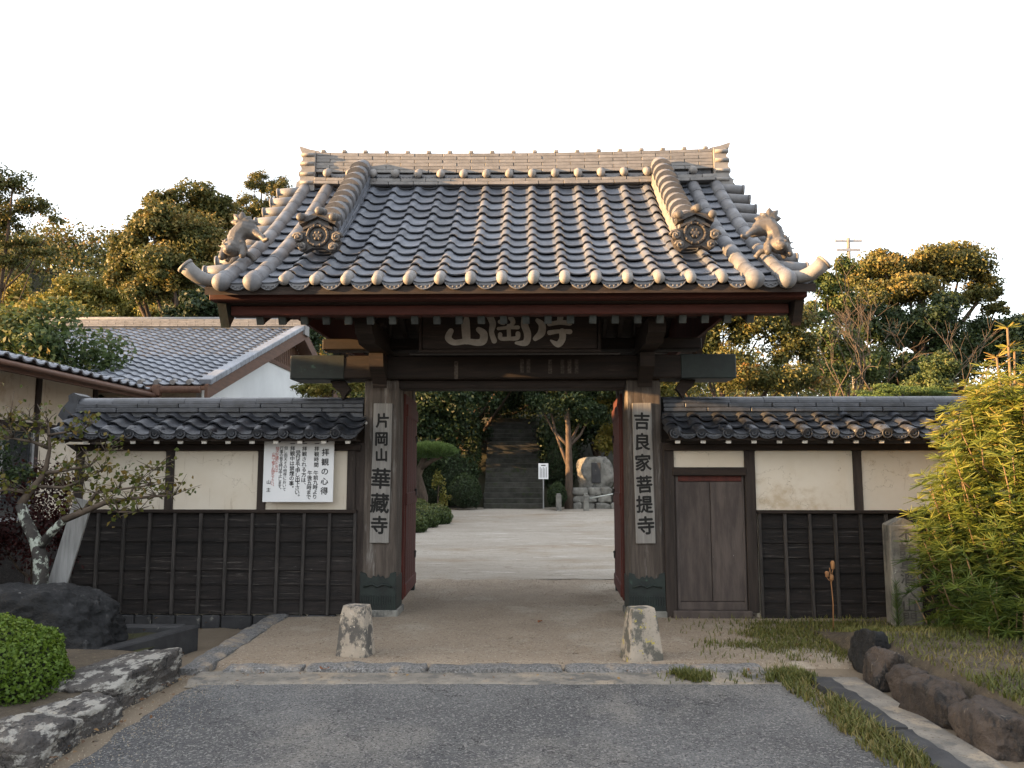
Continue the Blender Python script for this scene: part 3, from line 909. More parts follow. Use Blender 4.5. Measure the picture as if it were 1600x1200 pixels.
for sx, xc in ((-1, -1.83), (1, 1.76)):
    a0, a1 = 0.98, ARC - 0.16
    n = 11
    mb = MB()
    pts0 = [slope_pt(a0 + (a1 - a0) * i / 12) for i in range(13)]
    vs = []
    for p in pts0:
        vs += [(-.075, p.y, p.z), (.075, p.y, p.z), (.075, p.y - .05, p.z + .27), (-.075, p.y - .05, p.z + .27)]
    fs = [(0, 1, 2, 3), (51, 50, 49, 48)]
    for i in range(12):
        for k in range(4):
            fs.append((4 * i + k, 4 * i + 4 + k, 4 * i + 4 + (k + 1) % 4, 4 * i + (k + 1) % 4))
    mb.add(vs, fs)
    dr = part('descending_ridge', mb, TILE_BLK, gate, (xc, 0, 0))
    L = (a1 - a0) / n
    mbb = MB(); mbb.box(-.098, .098, 0.003, L - .003, .001, .041, .004)
    cm = mbb.mesh('ridge_course_tile', TILE_PALE if sx > 0 else TILE)  # right ridge paler: sun on its visible side put into the colour
    mbb = MB(); mbb.box(-.098, .098, 0.003, L / 2 - .003, .001, .041, .004)
    ch = mbb.mesh('ridge_course_tile', TILE_PALE if sx > 0 else TILE)
    for j in range(5):
        for i in range(n + (j % 2)):
            if j % 2 == 0:
                a, me = a0 + i * L, cm
            else:
                a, me = (a0, ch) if i == 0 else (a0 + (i - .5) * L, ch if i == n else cm)
            p, q = slope_pt(a), slope_pt(min(ARC, a + L))
            al = math.atan2(q.z - p.z, q.y - p.y)
            h = .055 + .042 * j
            obj('ridge_course_tile', me, dr, (rnd.uniform(-.003, .003), p.y - math.sin(al) * h, p.z + math.cos(al) * h), (al, 0, 0))
    mbb = MB()
    mbb.tube([(0, -.03, .03), (0, .10, .012), (0, L * 1.05, -.012)], [.118, .108, .098], 16)
    mbb.tube([(0, -.036, .03), (0, -.018, .028)], [.124, .124], 16)
    sc = mbb.mesh('ridge_scale_tile', TILE_ROLL, True)
    for i in range(n):
        a = a0 + i * L
        p, q = slope_pt(a), slope_pt(min(ARC, a + L))
        al = math.atan2(q.z - p.z, q.y - p.y)
        obj('ridge_scale_tile', sc, dr, (0, p.y - math.sin(al) * .245, p.z + math.cos(al) * .245), (al, 0, rnd.uniform(-.02, .02)))
    p = slope_pt(a0)
    ornament(dr, (0, p.y - .31, p.z + .12), sx)

# lion ornaments, head down, body arched up, tail fan on top
def lion(sx):
    def adds(m):
        q = lambda x, y, z: (sx * x, y, z)          # +x = outwards from the gate's middle
        def cap(pts, rs):
            for i in range(len(pts) - 1):
                p0, p1 = Vector(q(*pts[i])), Vector(q(*pts[i + 1]))
                for t in (0, .25, .5, .75):
                    m.sphere(p0.lerp(p1, t), rs[i] * (1 - t) + rs[i + 1] * t, 9, 6)
            m.sphere(q(*pts[-1]), rs[-1], 9, 6)
        m.sphere(q(.06, -.08, .07), (.085, .085, .08), 12, 8)                 # skull
        m.sphere(q(.07, -.15, .045), (.05, .045, .04), 10, 6)                 # muzzle
        m.sphere(q(.045, -.155, .09), .018, 6, 4); m.sphere(q(.105, -.15, .09), .018, 6, 4)
        for i in range(16):                                                   # mane curls
            t = -0.4 + 3.9 * i / 15
            m.sphere(q(.06 + .105 * math.cos(t), -.05 + .02 * math.sin(i), .07 + .10 * math.sin(t)), .026, 7, 5)
        for i in range(5):
            t = -.5 + 1.6 * i / 4
            c = Vector(q(.06 + .125 * math.cos(t), -.03, .07 + .12 * math.sin(t)))
            d = Vector(q(math.cos(t), 0, math.sin(t)))
            m.tube([c - d * .03, c + d * .045], [.018, .004], 6)
        cap([(.06, -.02, .14), (.05, .0, .22), (.0, .02, .285), (-.07, .03, .27)], [.085, .085, .085, .08])   # arched trunk
        cap([(-.07, .03, .26), (-.13, -.01, .24), (-.19, -.04, .20), (-.24, -.08, .15)], [.07, .045, .028, .02])  # hind leg
        cap([(-.24, -.08, .15), (-.28, -.11, .155)], [.024, .018])
        cap([(-.06, .07, .26), (-.12, .09, .23), (-.17, .09, .24)], [.06, .035, .022])
        cap([(.0, -.02, .14), (-.04, -.09, .06), (-.05, -.12, .0)], [.045, .032, .034])   # fore legs
        cap([(.12, -.0, .14), (.15, -.06, .06), (.155, -.09, -.01)], [.045, .032, .034])
        for (x, z, a) in ((-.05, .40, 1.9), (.02, .44, 1.5), (.08, .42, 1.1), (.10, .36, .6), (-.09, .36, 2.5)):   # tail fan
            c = Vector(q(.01, .03, .35)); e = Vector(q(x, .03, z))
            m.tube([c, c.lerp(e, .6), e, e + (e - c) * .35], [.035, .04, .028, .004], 7)
        m.sphere(q(.01, .03, .345), (.06, .045, .04), 9, 6)
        m.tube([q(-.14, -.02, -.03), q(-.10, -.04, .02), q(.0, -.05, .045), q(.10, -.04, .02), q(.14, -.02, -.03)], .028, 7)   # saddle
    return blob('lion_ornament', adds, TILE_LION, 0.0075, 0)
for sx in (-1, 1):
    p = slope_pt(0.52)
    obj('lion_ornament', lion(sx), gate, (X0 + sx * 9 * W, p.y, p.z + .13))

# eave timbers
def gpart(name, m, *boxes, c=0.008, par=None):
    mb = MB()
    for b in boxes:
        mb.box(*b, c)
    return part(name, mb, m, par or gate, fix=False)
gpart('tile_batten', WOOD_DOOR, (-2.66, 2.66, -1.60, -1.50, 3.128, 3.168))
gpart('fascia_board', WOOD_RED_X, (-2.70, 2.66, -1.57, -1.44, 3.045, 3.125))
gpart('lower_eave_board', WOOD_RED_X, (-2.58, 2.56, -1.36, -1.22, 2.945, 3.035))
gpart('eave_soffit', WOOD_DARK_X, (-2.56, 2.56, -1.46, -1.20, 3.036, 3.062), c=0.0)
RP = 0.45
mbs = MB()
y0, z0 = -1.20, 2.955 + .035
y1 = 0.93
mbs.prism([(y0, z0), (y1, z0 + RP * (y1 - y0)), (2 * y1 - y0, z0), (2 * y1 - y0, z0 + .02), (y1, z0 + .02 + RP * (y1 - y0)), (y0, z0 + .02)], lambda a, b: (-2.5, a, b), lambda a, b: (2.5, a, b))
part('rafter_boarding', mbs, WOOD_DARK_X, gate)
mb = MB(); mb.beam((0, 0, 0), (0, y1 + 1.25, RP * (y1 + 1.25)), 0.062, 0.082, 0.006)
RAFT = mb.mesh('rafter', WOOD_DARK_X)
mb = MB(); mb.box(-.034, .034, -.006, .045, -.045, .045, .004); CAP = mb.mesh('rafter_cap', COPPER_PALE)
for k in range(-11, 12):
    x = X0 + .2075 * k
    r = obj('rafter', RAFT, gate, (x, -1.27, 2.915))
    obj('rafter_cap', CAP, r, (0, 0, 0), (math.atan(RP), 0, 0))
    r = obj('rafter', RAFT, gate, (x, 2 * y1 + 1.27, 2.915), (0, 0, math.pi))
    obj('rafter_cap', CAP, r, (0, 0, 0), (math.atan(RP), 0, 0))
# barge boards
for sx in (-1, 1):
    mb = MB()
    top = [(E0 + .22 + (RS - .22) * i / 12) for i in range(13)]
    up = [(y, rf(y - E0) - .075) for y in top]
    dn = [(y, rf(y - E0) - .075 - .26 - .03 * (i / 12)) for i, y in enumerate(top)]
    dn[0] = (top[0] + .10, 2.83)
    dn[1] = (top[1] + .05, 2.99)
    up[0] = (top[0] - .02, 3.04)
    f = [(2 * .93 - y, z) for y, z in up[::-1][1:]]
    g = [(2 * .93 - y, z) for y, z in dn[::-1][1:]]
    mb.prism(up + f + (dn + g)[::-1], lambda a, b: (sx * 2.585, a, b), lambda a, b: (sx * 2.665, a, b))
    part('barge_board', mb, COPPER if sx < 0 else WOOD_DARK_X, gate)
    mb = MB()
    mb.prism([(-1.2, 3.0), (.93, 3.95), (3.06, 3.0)], lambda a, b: (sx * 2.06, a, b), lambda a, b: (sx * 2.10, a, b))
    part('gable_panel', mb, WOOD_RED_V, gate)

# frame
for sx in (-1, 1):
    mb = MB(); mb.box(-.185, .185, 0, .37, 0.06, 2.50, .015)
    pl = part('main_pillar', mb, WOOD_GREY_V, gate, (sx * 1.415, 0, 0), fix=False)
    mb = MB(); mb.box(-.215, .215, -.03, .40, -.05, .062, .012)
    part('pillar_base', mb, STONE_OLD, pl)
    # copper shoe with a scalloped upper edge and ribbed foot
    mb = MB()
    sc = [(-.19, .10), (.19, .10), (.19, .455), (.13, .44), (.115, .40), (.075, .385), (.05, .415), (.02, .40), (0, .43), (-.02, .40), (-.05, .415), (-.075, .385), (-.115, .40), (-.13, .44), (-.19, .455)]
    mb.prism(sc, lambda a, b: (a, -.012, b), lambda a, b: (a, .002, b))
    mb.box(-.192, .192, .002, .376, .10, .40)
    for i in range(15):
        xx = -.18 + .36 * i / 14
        mb.box(xx - .008, xx + .008, -.022, -.011, .065, .21)
    mb.box(-.195, .195, -.019, .378, .062, .105)
    mb.tube([(-.15, -.02, .30), (-.06, -.022, .33), (0, -.02, .30), (.06, -.022, .33), (.15, -.02, .30)], .012, 6)
    part('copper_shoe', mb, COPPER, pl)
    # forward bracket arm with rounded nose
    mb = MB()
    mb.prism([(-1.02, 2.93), (-.98, 2.84), (-.86, 2.80), (-.80, 2.76), (2.0, 2.76), (2.0, 2.98), (-1.02, 2.98)], lambda a, b: (sx * 1.33, a, b), lambda a, b: (sx * 1.50, a, b))
    part('bracket_arm', mb, WOOD_DARK_X, gate)
    mb = MB()
    mb.prism([(-.36, 2.74), (-.33, 2.60), (-.22, 2.52), (-.12, 2.44), (-.101, 2.40), (-.101, 2.74)], lambda a, b: (sx * 1.34, a, b), lambda a, b: (sx * 1.49, a, b))
    part('bracket_block', mb, WOOD_DARK_X, gate)
    mb = MB(); mb.box(sx * 1.415 - .13, sx * 1.415 + .13, -.66, -.40, 2.985, 3.075, .02)
    part('bearing_block', mb, WOOD_DARK_X, gate)
    mb = MB(); mb.box(-.12, .12, 1.75, 1.99, 0.0, 2.755, .015)
    part('rear_pillar', mb, WOOD_GREY_V, gate, (sx * 1.45, 0, 0))
    mb = MB(); mb.box(sx * 1.45 - .06, sx * 1.45 + .06, .37, 1.75, 2.2, 2.38, .01)
    part('tie_beam', mb, WOOD_DARK_X, gate)
    # copper beam end
    xa, xb = sorted((sx * 1.80, sx * 2.39))
    mb = MB(); mb.box(xa, xb, -.106, .306, 2.494, 2.756, .01)
    part('beam_end_cap', mb, COPPER, gate)
    xa, xb = sorted((sx * 1.98, sx * 1.60))
    mb = MB()
    mb.prism([(1.60, 2.40), (1.66, 2.49), (1.82, 2.49), (1.78, 2.42), (1.71, 2.36), (1.68, 2.28), (1.64, 2.36)], lambda a, b: (sx * (a + .17), .05, b), lambda a, b: (sx * (a + .17), .15, b))
    part('beam_drop', mb, WOOD_DARK_X, gate)
gpart('lintel_beam', WOOD_DARK_X, (-2.37, 2.37, -.10, .30, 2.50, 2.75), c=.015)
gpart('door_head', WOOD_DARK_X, (-1.23, 1.23, .04, .33, 2.405, 2.498))
gpart('upper_tie_beam', WOOD_DARK_X, (-2.08, 2.06, .02, .28, 2.835, 2.955), c=.01)
gpart('front_purlin', WOOD_DARK_X, (-2.30, 2.30, -.60, -.44, 3.078, 3.225), c=.01)
gpart('ridge_purlin', WOOD_DARK_X, (-2.50, 2.50, .84, 1.02, 3.66, 3.86), c=.01)
gpart('rear_purlin', WOOD_DARK_X, (-2.30, 2.30, 2.1, 2.26, 3.10, 3.24), c=.01)
for x in (-1.41, -.5, .5, 1.41):
    mb = MB(); mb.box(x - .06, x + .06, .08, .2, 2.957, 3.35, .01)
    part('strut', mb, WOOD_DARK_V, gate)
# open door leaves: stiles, panel boards, rails, iron strap, copper foot
for sx in (-1, 1):
    mb = MB(); mb.box(-.035, .035, 0, 1.16, .10, 2.385, .006)
    lf = part('door_leaf', mb, WOOD_RED_V, gate, (sx * 1.245, .40, 0), (0, 0, sx * R(-2.0)), fix=False)
    for i in range(5):
        mb = MB(); mb.box(-.047, .047, .06 + i * .21, .06 + i * .21 + .196, .25, 2.27, .004)
        part('door_plank', mb, WOOD_RED_V, lf)
    for z in (.20, 1.2, 2.2):
        mb = MB(); mb.box(-.058, .058, .04, 1.12, z - .07, z + .07, .008)
        part('door_rail', mb, WOOD_RED_V, lf)
    mb = MB(); mb.box(-.041, .041, 1.08, 1.168, .05, .42, .004)
    part('door_shoe', mb, COPPER, lf)
    for z in (.5, 1.25, 1.9):
        mb = MB(); mb.torus((-sx * .06, .95, z), .035, .007, 'x', 14, 6); mb.sphere((-sx * .058, .95, z + .035), .018, 8, 5)
        part('door_ring', mb, DARKIRON, lf)

# ------------------------------------------------------------------ writing
def stroke(mb, pts, ws, z, n=8, sub=6):
    """brush stroke in the xz plane: smooth centre line with varying width and rounded ends, raised towards -y by z"""
    P2 = [Vector((p[0], p[1])) for p in pts]
    C, Wd = [], []
    m = len(P2)
    for i in range(m - 1):
        p0, p1, p2, p3 = P2[max(i - 1, 0)], P2[i], P2[i + 1], P2[min(i + 2, m - 1)]
        for k in range(sub):
            t = k / sub
            C.append(0.5 * ((2 * p1) + (-p0 + p2) * t + (2 * p0 - 5 * p1 + 4 * p2 - p3) * t * t + (-p0 + 3 * p1 - 3 * p2 + p3) * t ** 3))
            Wd.append(ws[i] * (1 - t) + ws[i + 1] * t)
    C.append(P2[-1]); Wd.append(ws[-1])
    L, Rr = [], []
    for i, c in enumerate(C):
        d = (C[min(i + 1, len(C) - 1)] - C[max(i - 1, 0)])
        d = d.normalized() if d.length > 1e-9 else Vector((1, 0))
        nn = Vector((-d.y, d.x))
        L.append(c + nn * Wd[i] / 2); Rr.append(c - nn * Wd[i] / 2)
    def cap(c, a, b, w):
        out = []
        va = (a - c)
        ang = math.atan2(va.y, va.x)
        for k in range(1, n):
            out.append(c + Vector((math.cos(ang + math.pi * k / n), math.sin(ang + math.pi * k / n))) * w / 2)
        return out
    vs = [(p.x, -z, p.y) for p in L] + [(p.x, -z, p.y) for p in Rr]
    k = len(C)
    mb.add(vs, [(i, i + 1, k + i + 1, k + i) for i in range(k - 1)])
    e0 = [(p.x, -z, p.y) for p in [L[0]] + cap(C[0], L[0], Rr[0], Wd[0]) + [Rr[0]]]
    mb.add(e0, [tuple(range(len(e0)))])
    e1 = [(p.x, -z, p.y) for p in [Rr[-1]] + cap(C[-1], Rr[-1], L[-1], Wd[-1]) + [L[-1]]]
    mb.add(e1, [tuple(range(len(e1)))])

def text_mesh(name, body, size, m, bold=0.0, shear=0.0, depth=0.0):
    c = bpy.data.curves.new('t', 'FONT')
    c.body = body
    c.size = size
    c.offset = bold
    c.shear = shear
    c.extrude = depth
    c.resolution_u = 3
    c.align_x = 'CENTER'
    o = bpy.data.objects.new('t', c)
    COL.objects.link(o)
    dg = bpy.context.evaluated_depsgraph_get()
    me = bpy.data.meshes.new_from_object(o.evaluated_get(dg))
    me.name = name
    bpy.data.objects.remove(o)
    me.materials.clear()
    me.materials.append(m)
    return me

_glyph = {}
def glyph(parent, ch, size, m, x, z, y, bold=0.0, rot=0.0, wide=1.0):
    """one upright character centred at x, z on the plane y of its parent"""
    key = (ch, round(size, 4), m.name, bold)
    if key not in _glyph:
        me = text_mesh('character', ch, size, m, 0.0)
        co = np.zeros(len(me.vertices) * 3, np.float32); me.vertices.foreach_get('co', co); co = co.reshape(-1, 3)
        if len(co):
            c = (co.max(0) + co.min(0)) / 2
            if ch in '、。':
                c = np.array([c[0] - size * .3, c[1] - size * .3, 0])
            co = co - c
            # struck several times with small shifts, as a loaded brush widens its strokes
            sh = [(0, 0)] if bold <= 0 else [(0, 0), (bold, 0), (-bold, 0), (0, bold), (0, -bold)]
            fc = [tuple(p.vertices) for p in me.polygons]
            V, Fc = [], []
            for i, (a, b) in enumerate(sh):
                V += (co + np.array([a, b, .00025 * i])).tolist()
                Fc += [tuple(q + i * len(co) for q in f) for f in fc]
            me = bpy.data.meshes.new('character')
            me.from_pydata(V, [], Fc)
            me.materials.append(m)
        me.update()
        _glyph[key] = me
    return obj('character', _glyph[key], parent, (x, y, z), (R(90), rot, 0), (wide, 1, 1))

# hanging plaque
pq = thing('name_plaque', 'long dark wooden plaque with three pale brush characters hung under the gate eaves', 'plaque', (0, 0, 0), YAW)
mb = MB(); mb.box(-.90, .88, 0, .05, 0, .47, .012)
bd = part('plaque_board', mb, WOOD_DARK_X, pq, (0, -.60, 2.735), (R(8), 0, 0), fix=False)
mb = MB()
for b in ((-.93, .91, -.02, .06, -.03, .0), (-.93, .91, -.02, .06, .47, .50), (-.93, -.90, -.02, .06, 0.0, .47), (.88, .91, -.02, .06, 0.0, .47)):
    mb.box(*b, .006)
part('plaque_frame', mb, WOOD_DARK_X, bd, fix=False)
KS = 8.05 / F / 5.714
def zp(x, y):
    return ((660 + x / 5.714 - 800) * 8.02 / F, (548 - 470 - y / 5.714) * 8.02 / F * 1.01)
CH3 = {
 'a': [([(380, 110), (392, 190), (398, 280), (402, 365)], [55, 78, 78, 70]),
       ([(262, 280), (238, 340), (290, 382), (400, 372), (505, 384), (552, 365), (556, 305), (512, 268)], [50, 62, 52, 50, 60, 72, 70, 48])],
 'b': [([(608, 145), (640, 215), (628, 290), (652, 368)], [58, 60, 46, 50]),
       ([(688, 138), (760, 112), (860, 108), (925, 135), (925, 225), (952, 310), (935, 385), (850, 388)], [40, 42, 46, 58, 64, 66, 62, 26]),
       ([(705, 200), (735, 208)], [40, 42]), ([(802, 165), (822, 205), (786, 246)], [46, 44, 28]),
       ([(690, 260), (780, 252), (866, 250)], [30, 30, 36]), ([(782, 236), (786, 345)], [36, 38]),
       ([(706, 312), (714, 348), (790, 350), (858, 344), (866, 306)], [40, 38, 34, 42, 44])],
 'c': [([(1040, 188), (1082, 230), (1076, 300), (1022, 350)], [36, 62, 70, 44]),
       ([(1222, 100), (1246, 150), (1240, 205)], [44, 58, 48]), ([(1148, 222), (1240, 208), (1330, 212)], [40, 40, 52]),
       ([(1150, 298), (1240, 286), (1332, 290)], [44, 36, 46]), ([(1262, 290), (1266, 350), (1225, 402), (1160, 366)], [60, 60, 58, 14])]}
for key in CH3:
    mb = MB()
    for i, (pts, ws) in enumerate(CH3[key]):
        stroke(mb, [zp(*p) for p in pts], [w / 5.714 * 8.02 / F for w in ws], .002 + .0009 * i)
    part('character', mb, GOFUN, bd, fix=False)

# votive slips pasted on the lintel
for (px, py, h, body) in ((713, 578, .19, 3), (816, 572, .15, 2), (826, 572, .15, 2), (860, 573, .15, 2), (879, 573, .15, 2), (890, 573, .15, 2), (901, 573, .15, 2)):
    p = P(px, py, -.10)
    mb = MB(); mb.box(-.020, .020, -.0035, .0, -h / 2, h / 2)
    o = part('votive_slip', mb, PAPER, gate, (p.x, -.1012, min(p.z, 2.735 - h / 2)))

# pillar boards
for sx, body, lab in ((-1, '片岡山華藏寺', 'silvered board lettered with the temple name on the pillar beside the white notice'),
                      (1, '吉良家菩提寺', 'silvered board with six brushed characters on the pillar beside the small door')):
    t = thing('pillar_sign', lab, 'sign', (sx * 1.408, -.002 + sx * 1.408 * math.sin(YAW), .755), YAW)
    w, h = .205, 1.485
    mb = MB(); mb.box(-w / 2, w / 2, -.028, 0, 0, h, .005)
    b = part('sign_board', mb, WOOD_SIGN, t, (0, 0, 0), (0, R(-.7) * sx, 0), fix=False)
    zs = [1.30, 1.10, .93, .68, .42, .19] if sx < 0 else [1.29, 1.07, .85, .62, .41, .19]
    sz = [.165, .16, .15, .23, .22, .20] if sx < 0 else [.19, .19, .19, .19, .19, .20]
    for ch, z, s in zip(body, zs, sz):
        glyph(b, ch, s, INK_W, rnd.uniform(-.006, .006), z, -.0300, .0055, R(rnd.uniform(-4, 2)), .95)
mb = MB(); mb.tube([(0, 0, 0), (0, -.022, 0)], [.017, .015], 12); mb.sphere((0, -.02, 0), (.008, .006, .008), 8, 4)
bell = obj('bell_push', mb.mesh('bell_push', WHITE, True), None, (-1.575, .033, 2.03), (0, 0, YAW))
tag(bell, 'tiny round white bell push on the pillar beside the lettered board', 'bell push')
# ------------------------------------------------------------------ tiled walls either side of the gate
WT = tile_mesh('wall_tile', TILE_BLK, w=.268, L=.27, roll=.066, rh=.05, sag=.02, th=.02, tilt=.05)
mb = MB(); mb.tube([(0, 0, 0), (0, .09, .05)], [.055, .052], 14); mb.torus((0, -.002, 0), .047, .008, 'y', 14, 6); mb.torus((0, -.002, 0), .02, .007, 'y', 10, 5)
DISC = mb.mesh('eave_disc', TILE_BLK, True)
WAP = apron_mesh('eave_apron', .268, TILE_BLK, .05, .014)
mb = MB(); mb.box(-.024, .024, 0, .40, -.024, .024, .003); WRAF = mb.mesh('wall_rafter', WOOD_DARK_X)
mb = MB(); mb.box(-.026, .026, -.006, .02, -.024, .024, .004); WCAP = mb.mesh('rafter_end', WHITE)
PIT = math.atan2(.262, .54)

def wall_roof(par, x0, x1, n, phase):
    """three tile rows, stacked ridge, white-tipped rafters, from x0 to x1 in the wall's own frame"""
    mb = MB()
    mb.prism([(-.36, 1.855), (.17, 2.115), (.70, 1.855), (.70, 1.825), (.17, 2.085), (-.36, 1.825)], lambda a, b: (x0, a, b), lambda a, b: (x1, a, b))
    rd = part('roof', mb, WOOD_DARK_X, par)
    w = .268
    for i in range(3):
        t = .005 + i * .195
        for k in range(n):
            x = x0 + phase + k * w
            obj('wall_tile', WT, rd, (x + rnd.uniform(-.005, .005), -.385 + t * math.cos(PIT), 1.858 + t * math.sin(PIT) + rnd.uniform(-.003, .005)),
                (PIT + rnd.uniform(-.02, .02), 0, rnd.uniform(-.015, .015)))
    for k in range(n):
        x = x0 + phase + k * w
        obj('eave_disc', DISC, rd, (x, -.402, 1.896), (0, rnd.uniform(-1, 1), 0))
        obj('eave_apron', WAP, rd, (x, -.388, 1.898))
    mb = MB()
    mb.grid(lambda u, v: (x0 + (x1 - x0) * u, .70 - .5 * v, 1.885 + .265 * v + .03 * math.cos(u * (x1 - x0) / w * 2 * math.pi)), 60, 2)
    part('rear_slope', mb, TILE_BLK, rd)
    # ridge: three stepped courses and a rounded cap
    mb = MB(); mb.box(x0 + .01, x1 - .01, .06, .28, 2.10, 2.28)
    rg = part('ridge', mb, TILE_BLK, par)
    for j, (yh, z, h) in enumerate(((.15, 2.150, .045), (.135, 2.198, .045))):
        nn = int((x1 - x0) / .43)
        L = (x1 - x0) / nn
        off = L / 2 if j % 2 else 0
        e = [x0] + [x0 + off + L * i for i in range(0 if off else 1, nn)] + [x1]
        for a, b in zip(e[:-1], e[1:]):
            mb = MB(); mb.box(a + .003, b - .003, .17 - yh, .17 + yh, z, z + h, .006)
            part('ridge_tile', mb, TILE_BLK, rg, (0, rnd.uniform(-.004, .004), 0), fix=False)
    nn = int((x1 - x0) / .36)
    L = (x1 - x0) / nn
    for i in range(nn):
        mb = MB()
        m2 = 8
        mb.prism([(.17 + .125 * math.cos(math.pi * q / m2), 2.246 + .075 * math.sin(math.pi * q / m2)) for q in range(m2 + 1)],
                 lambda a, b: (x0 + i * L + .002, a, b), lambda a, b: (x0 + (i + 1) * L - .002, a, b))
        part('ridge_cap_tile', mb, TILE_BLK, rg, (0, 0, rnd.uniform(0, .004)))
    m = int((x1 - x0) / .262)
    for k in range(m + 1):
        x = x0 + .08 + (x1 - x0 - .16) * k / m
        r = obj('wall_rafter', WRAF, rd, (x, -.335, 1.818), (R(14), 0, 0))
        obj('rafter_end', WCAP, r)
    mb = MB(); mb.box(x0 + .02, x1 - .02, -.345, .0, 1.828, 1.846)
    part('eave_board', mb, WOOD_DARK_X, rd)
    return rd

def planks(par, x0, x1, z0, z1, n, bx, bat=WOOD_BATTEN):
    h = (z1 - z0) / n
    for i in range(n):
        mb = MB()
        zl, zh = z0 + i * h, z0 + (i + 1) * h + .018
        mb.prism([(-.036, zl), (-.012, zl), (.0, zh), (-.018, zh)], lambda a, b: (x0, a, b), lambda a, b: (x1, a, b))
        part('plank', mb, WOOD_BLACK, par, (0, rnd.uniform(-.003, .002), 0))
    for x in bx:
        mb = MB(); mb.box(-.016, .016, -.062, -.028, z0 - .01, z1 + .005, .004)
        part('batten', mb, bat, par, (x, 0, 0), (0, rnd.uniform(-.006, .006), 0), fix=False)

# left wall
wl = thing('plaster_wall', 'tiled wall of cream plaster over black planks with white notice, beside small tree', 'wall', (0, 0, 0), YAW)
xa, xb = -4.72, -1.62
mb = MB(); mb.box(xa, xb - .10, .02, .32, -.02, 1.80)
core = part('wall_core', mb, PLASTER, wl, fix=False)
for a, b in ((-4.62, -3.73), (-3.64, -2.73), (-2.64, -1.765)):
    mb = MB(); mb.box(a - .01, b + .01, -.005, .021, 1.10, 1.795)
    part('plaster_panel', mb, PLASTER, wl, fix=False)
for x in (-4.67, -3.685, -2.685, -1.72):
    mb = MB(); mb.box(x - .045, x + .045, -.03, .02, 1.06, 1.80, .006)
    part('post', mb, WOOD_DARK_V, wl, fix=False)
    if x < -2:
        mb = MB(); mb.prism([(-.16, 1.80), (.16, 1.80), (.045, 1.72), (.045, 1.68), (-.045, 1.68), (-.045, 1.72)], lambda a, b: (x + a, -.028, b), lambda a, b: (x + a, .018, b))
        part('post_bracket', mb, WOOD_DARK_V, wl)
mb = MB(); mb.box(xa - .02, xb - .03, -.075, .02, 1.07, 1.105, .006)
part('plank_cap', mb, WOOD_DARK_X, wl, fix=False)
planks(wl, xa + .02, xb - .03, .02, 1.07, 7, [-1.66 - .2755 * i for i in range(12)])
mb = MB(); mb.box(xa, xb, -.06, .02, 1.73, 1.80, .006)
part('wall_plate', mb, WOOD_DARK_X, wl, fix=False)
x = xa
while x < -1.9:
    w = rnd.uniform(.18, .34)
    mb = MB(); mb.box(x + .006, min(x + w, -1.65) - .006, -.05, .2, -.22, .012 - rnd.uniform(0, .012), .014)
    part('foundation_stone', mb, CONC_DARK, wl, fix=False)
    x += w
wall_roof(wl, -4.78, -1.615, 12, .02)
mb = MB()
mb.prism([(-.10, 2.06), (.06, 2.06), (.06, 2.34), (-.0, 2.37), (-.055, 2.34), (-.05, 2.28), (-.12, 2.2), (-.16, 2.12)], lambda a, b: (-4.82 + a, .04, b), lambda a, b: (-4.82 + a, .30, b))
part('ridge_end_tile', mb, TILE_BLK, wl)

mb = MB(); mb.box(-1.755, -1.575, .0, .30, -.02, 1.815, .006)
part('jamb_post', mb, WOOD_DARK_V, wl, fix=False)

# right wall with the small door
wr = thing('plaster_wall', 'tiled wall of cream plaster and black planks holding a grey plank door, by the umbrella pine', 'wall', (0, 0, 0), YAW)
xa, xb = 1.62, 4.95
mb = MB(); mb.box(2.56, xb, .02, .32, -.02, 1.80); mb.box(1.735, 2.56, .02, .32, 1.56, 1.80)
part('wall_core', mb, PLASTER, wr, fix=False)
mb = MB(); mb.box(1.70, 2.47, -.005, .021, 1.555, 1.795)
part('plaster_panel', mb, PLASTER, wr, fix=False)
for a, b in ((2.57, 3.61), (3.69, 4.73)):
    mb = MB(); mb.box(a - .01, b + .01, -.005, .021, 1.10, 1.795)
    part('plaster_panel', mb, PLASTER, wr, fix=False)
for x, z0, w in ((1.665, 0, .055), (2.52, 0.05, .055), (3.65, 1.06, .045), (4.77, 1.06, .045)):
    mb = MB(); mb.box(x - w, x + w, -.03, .02, z0, 1.80, .006)
    part('post', mb, WOOD_DARK_V, wr, fix=False)
    if x > 2:
        mb = MB(); mb.prism([(-.16, 1.80), (.16, 1.80), (w, 1.72), (w, 1.68), (-w, 1.68), (-w, 1.72)], lambda a, b: (x + a, -.0285, b), lambda a, b: (x + a, .018, b))
        part('post_bracket', mb, WOOD_DARK_V, wr)
mb = MB(); mb.box(2.575, xb, -.075, .02, 1.07, 1.105, .006)
part('plank_cap', mb, WOOD_DARK_X, wr, fix=False)
planks(wr, 2.60, xb, .0, 1.07, 7, [2.60 + .262 * i for i in range(8)], WOOD_BATTEN)
mb = MB(); mb.box(xa, xb, -.06, .02, 1.73, 1.80, .006)
part('wall_plate', mb, WOOD_DARK_X, wr, fix=False)
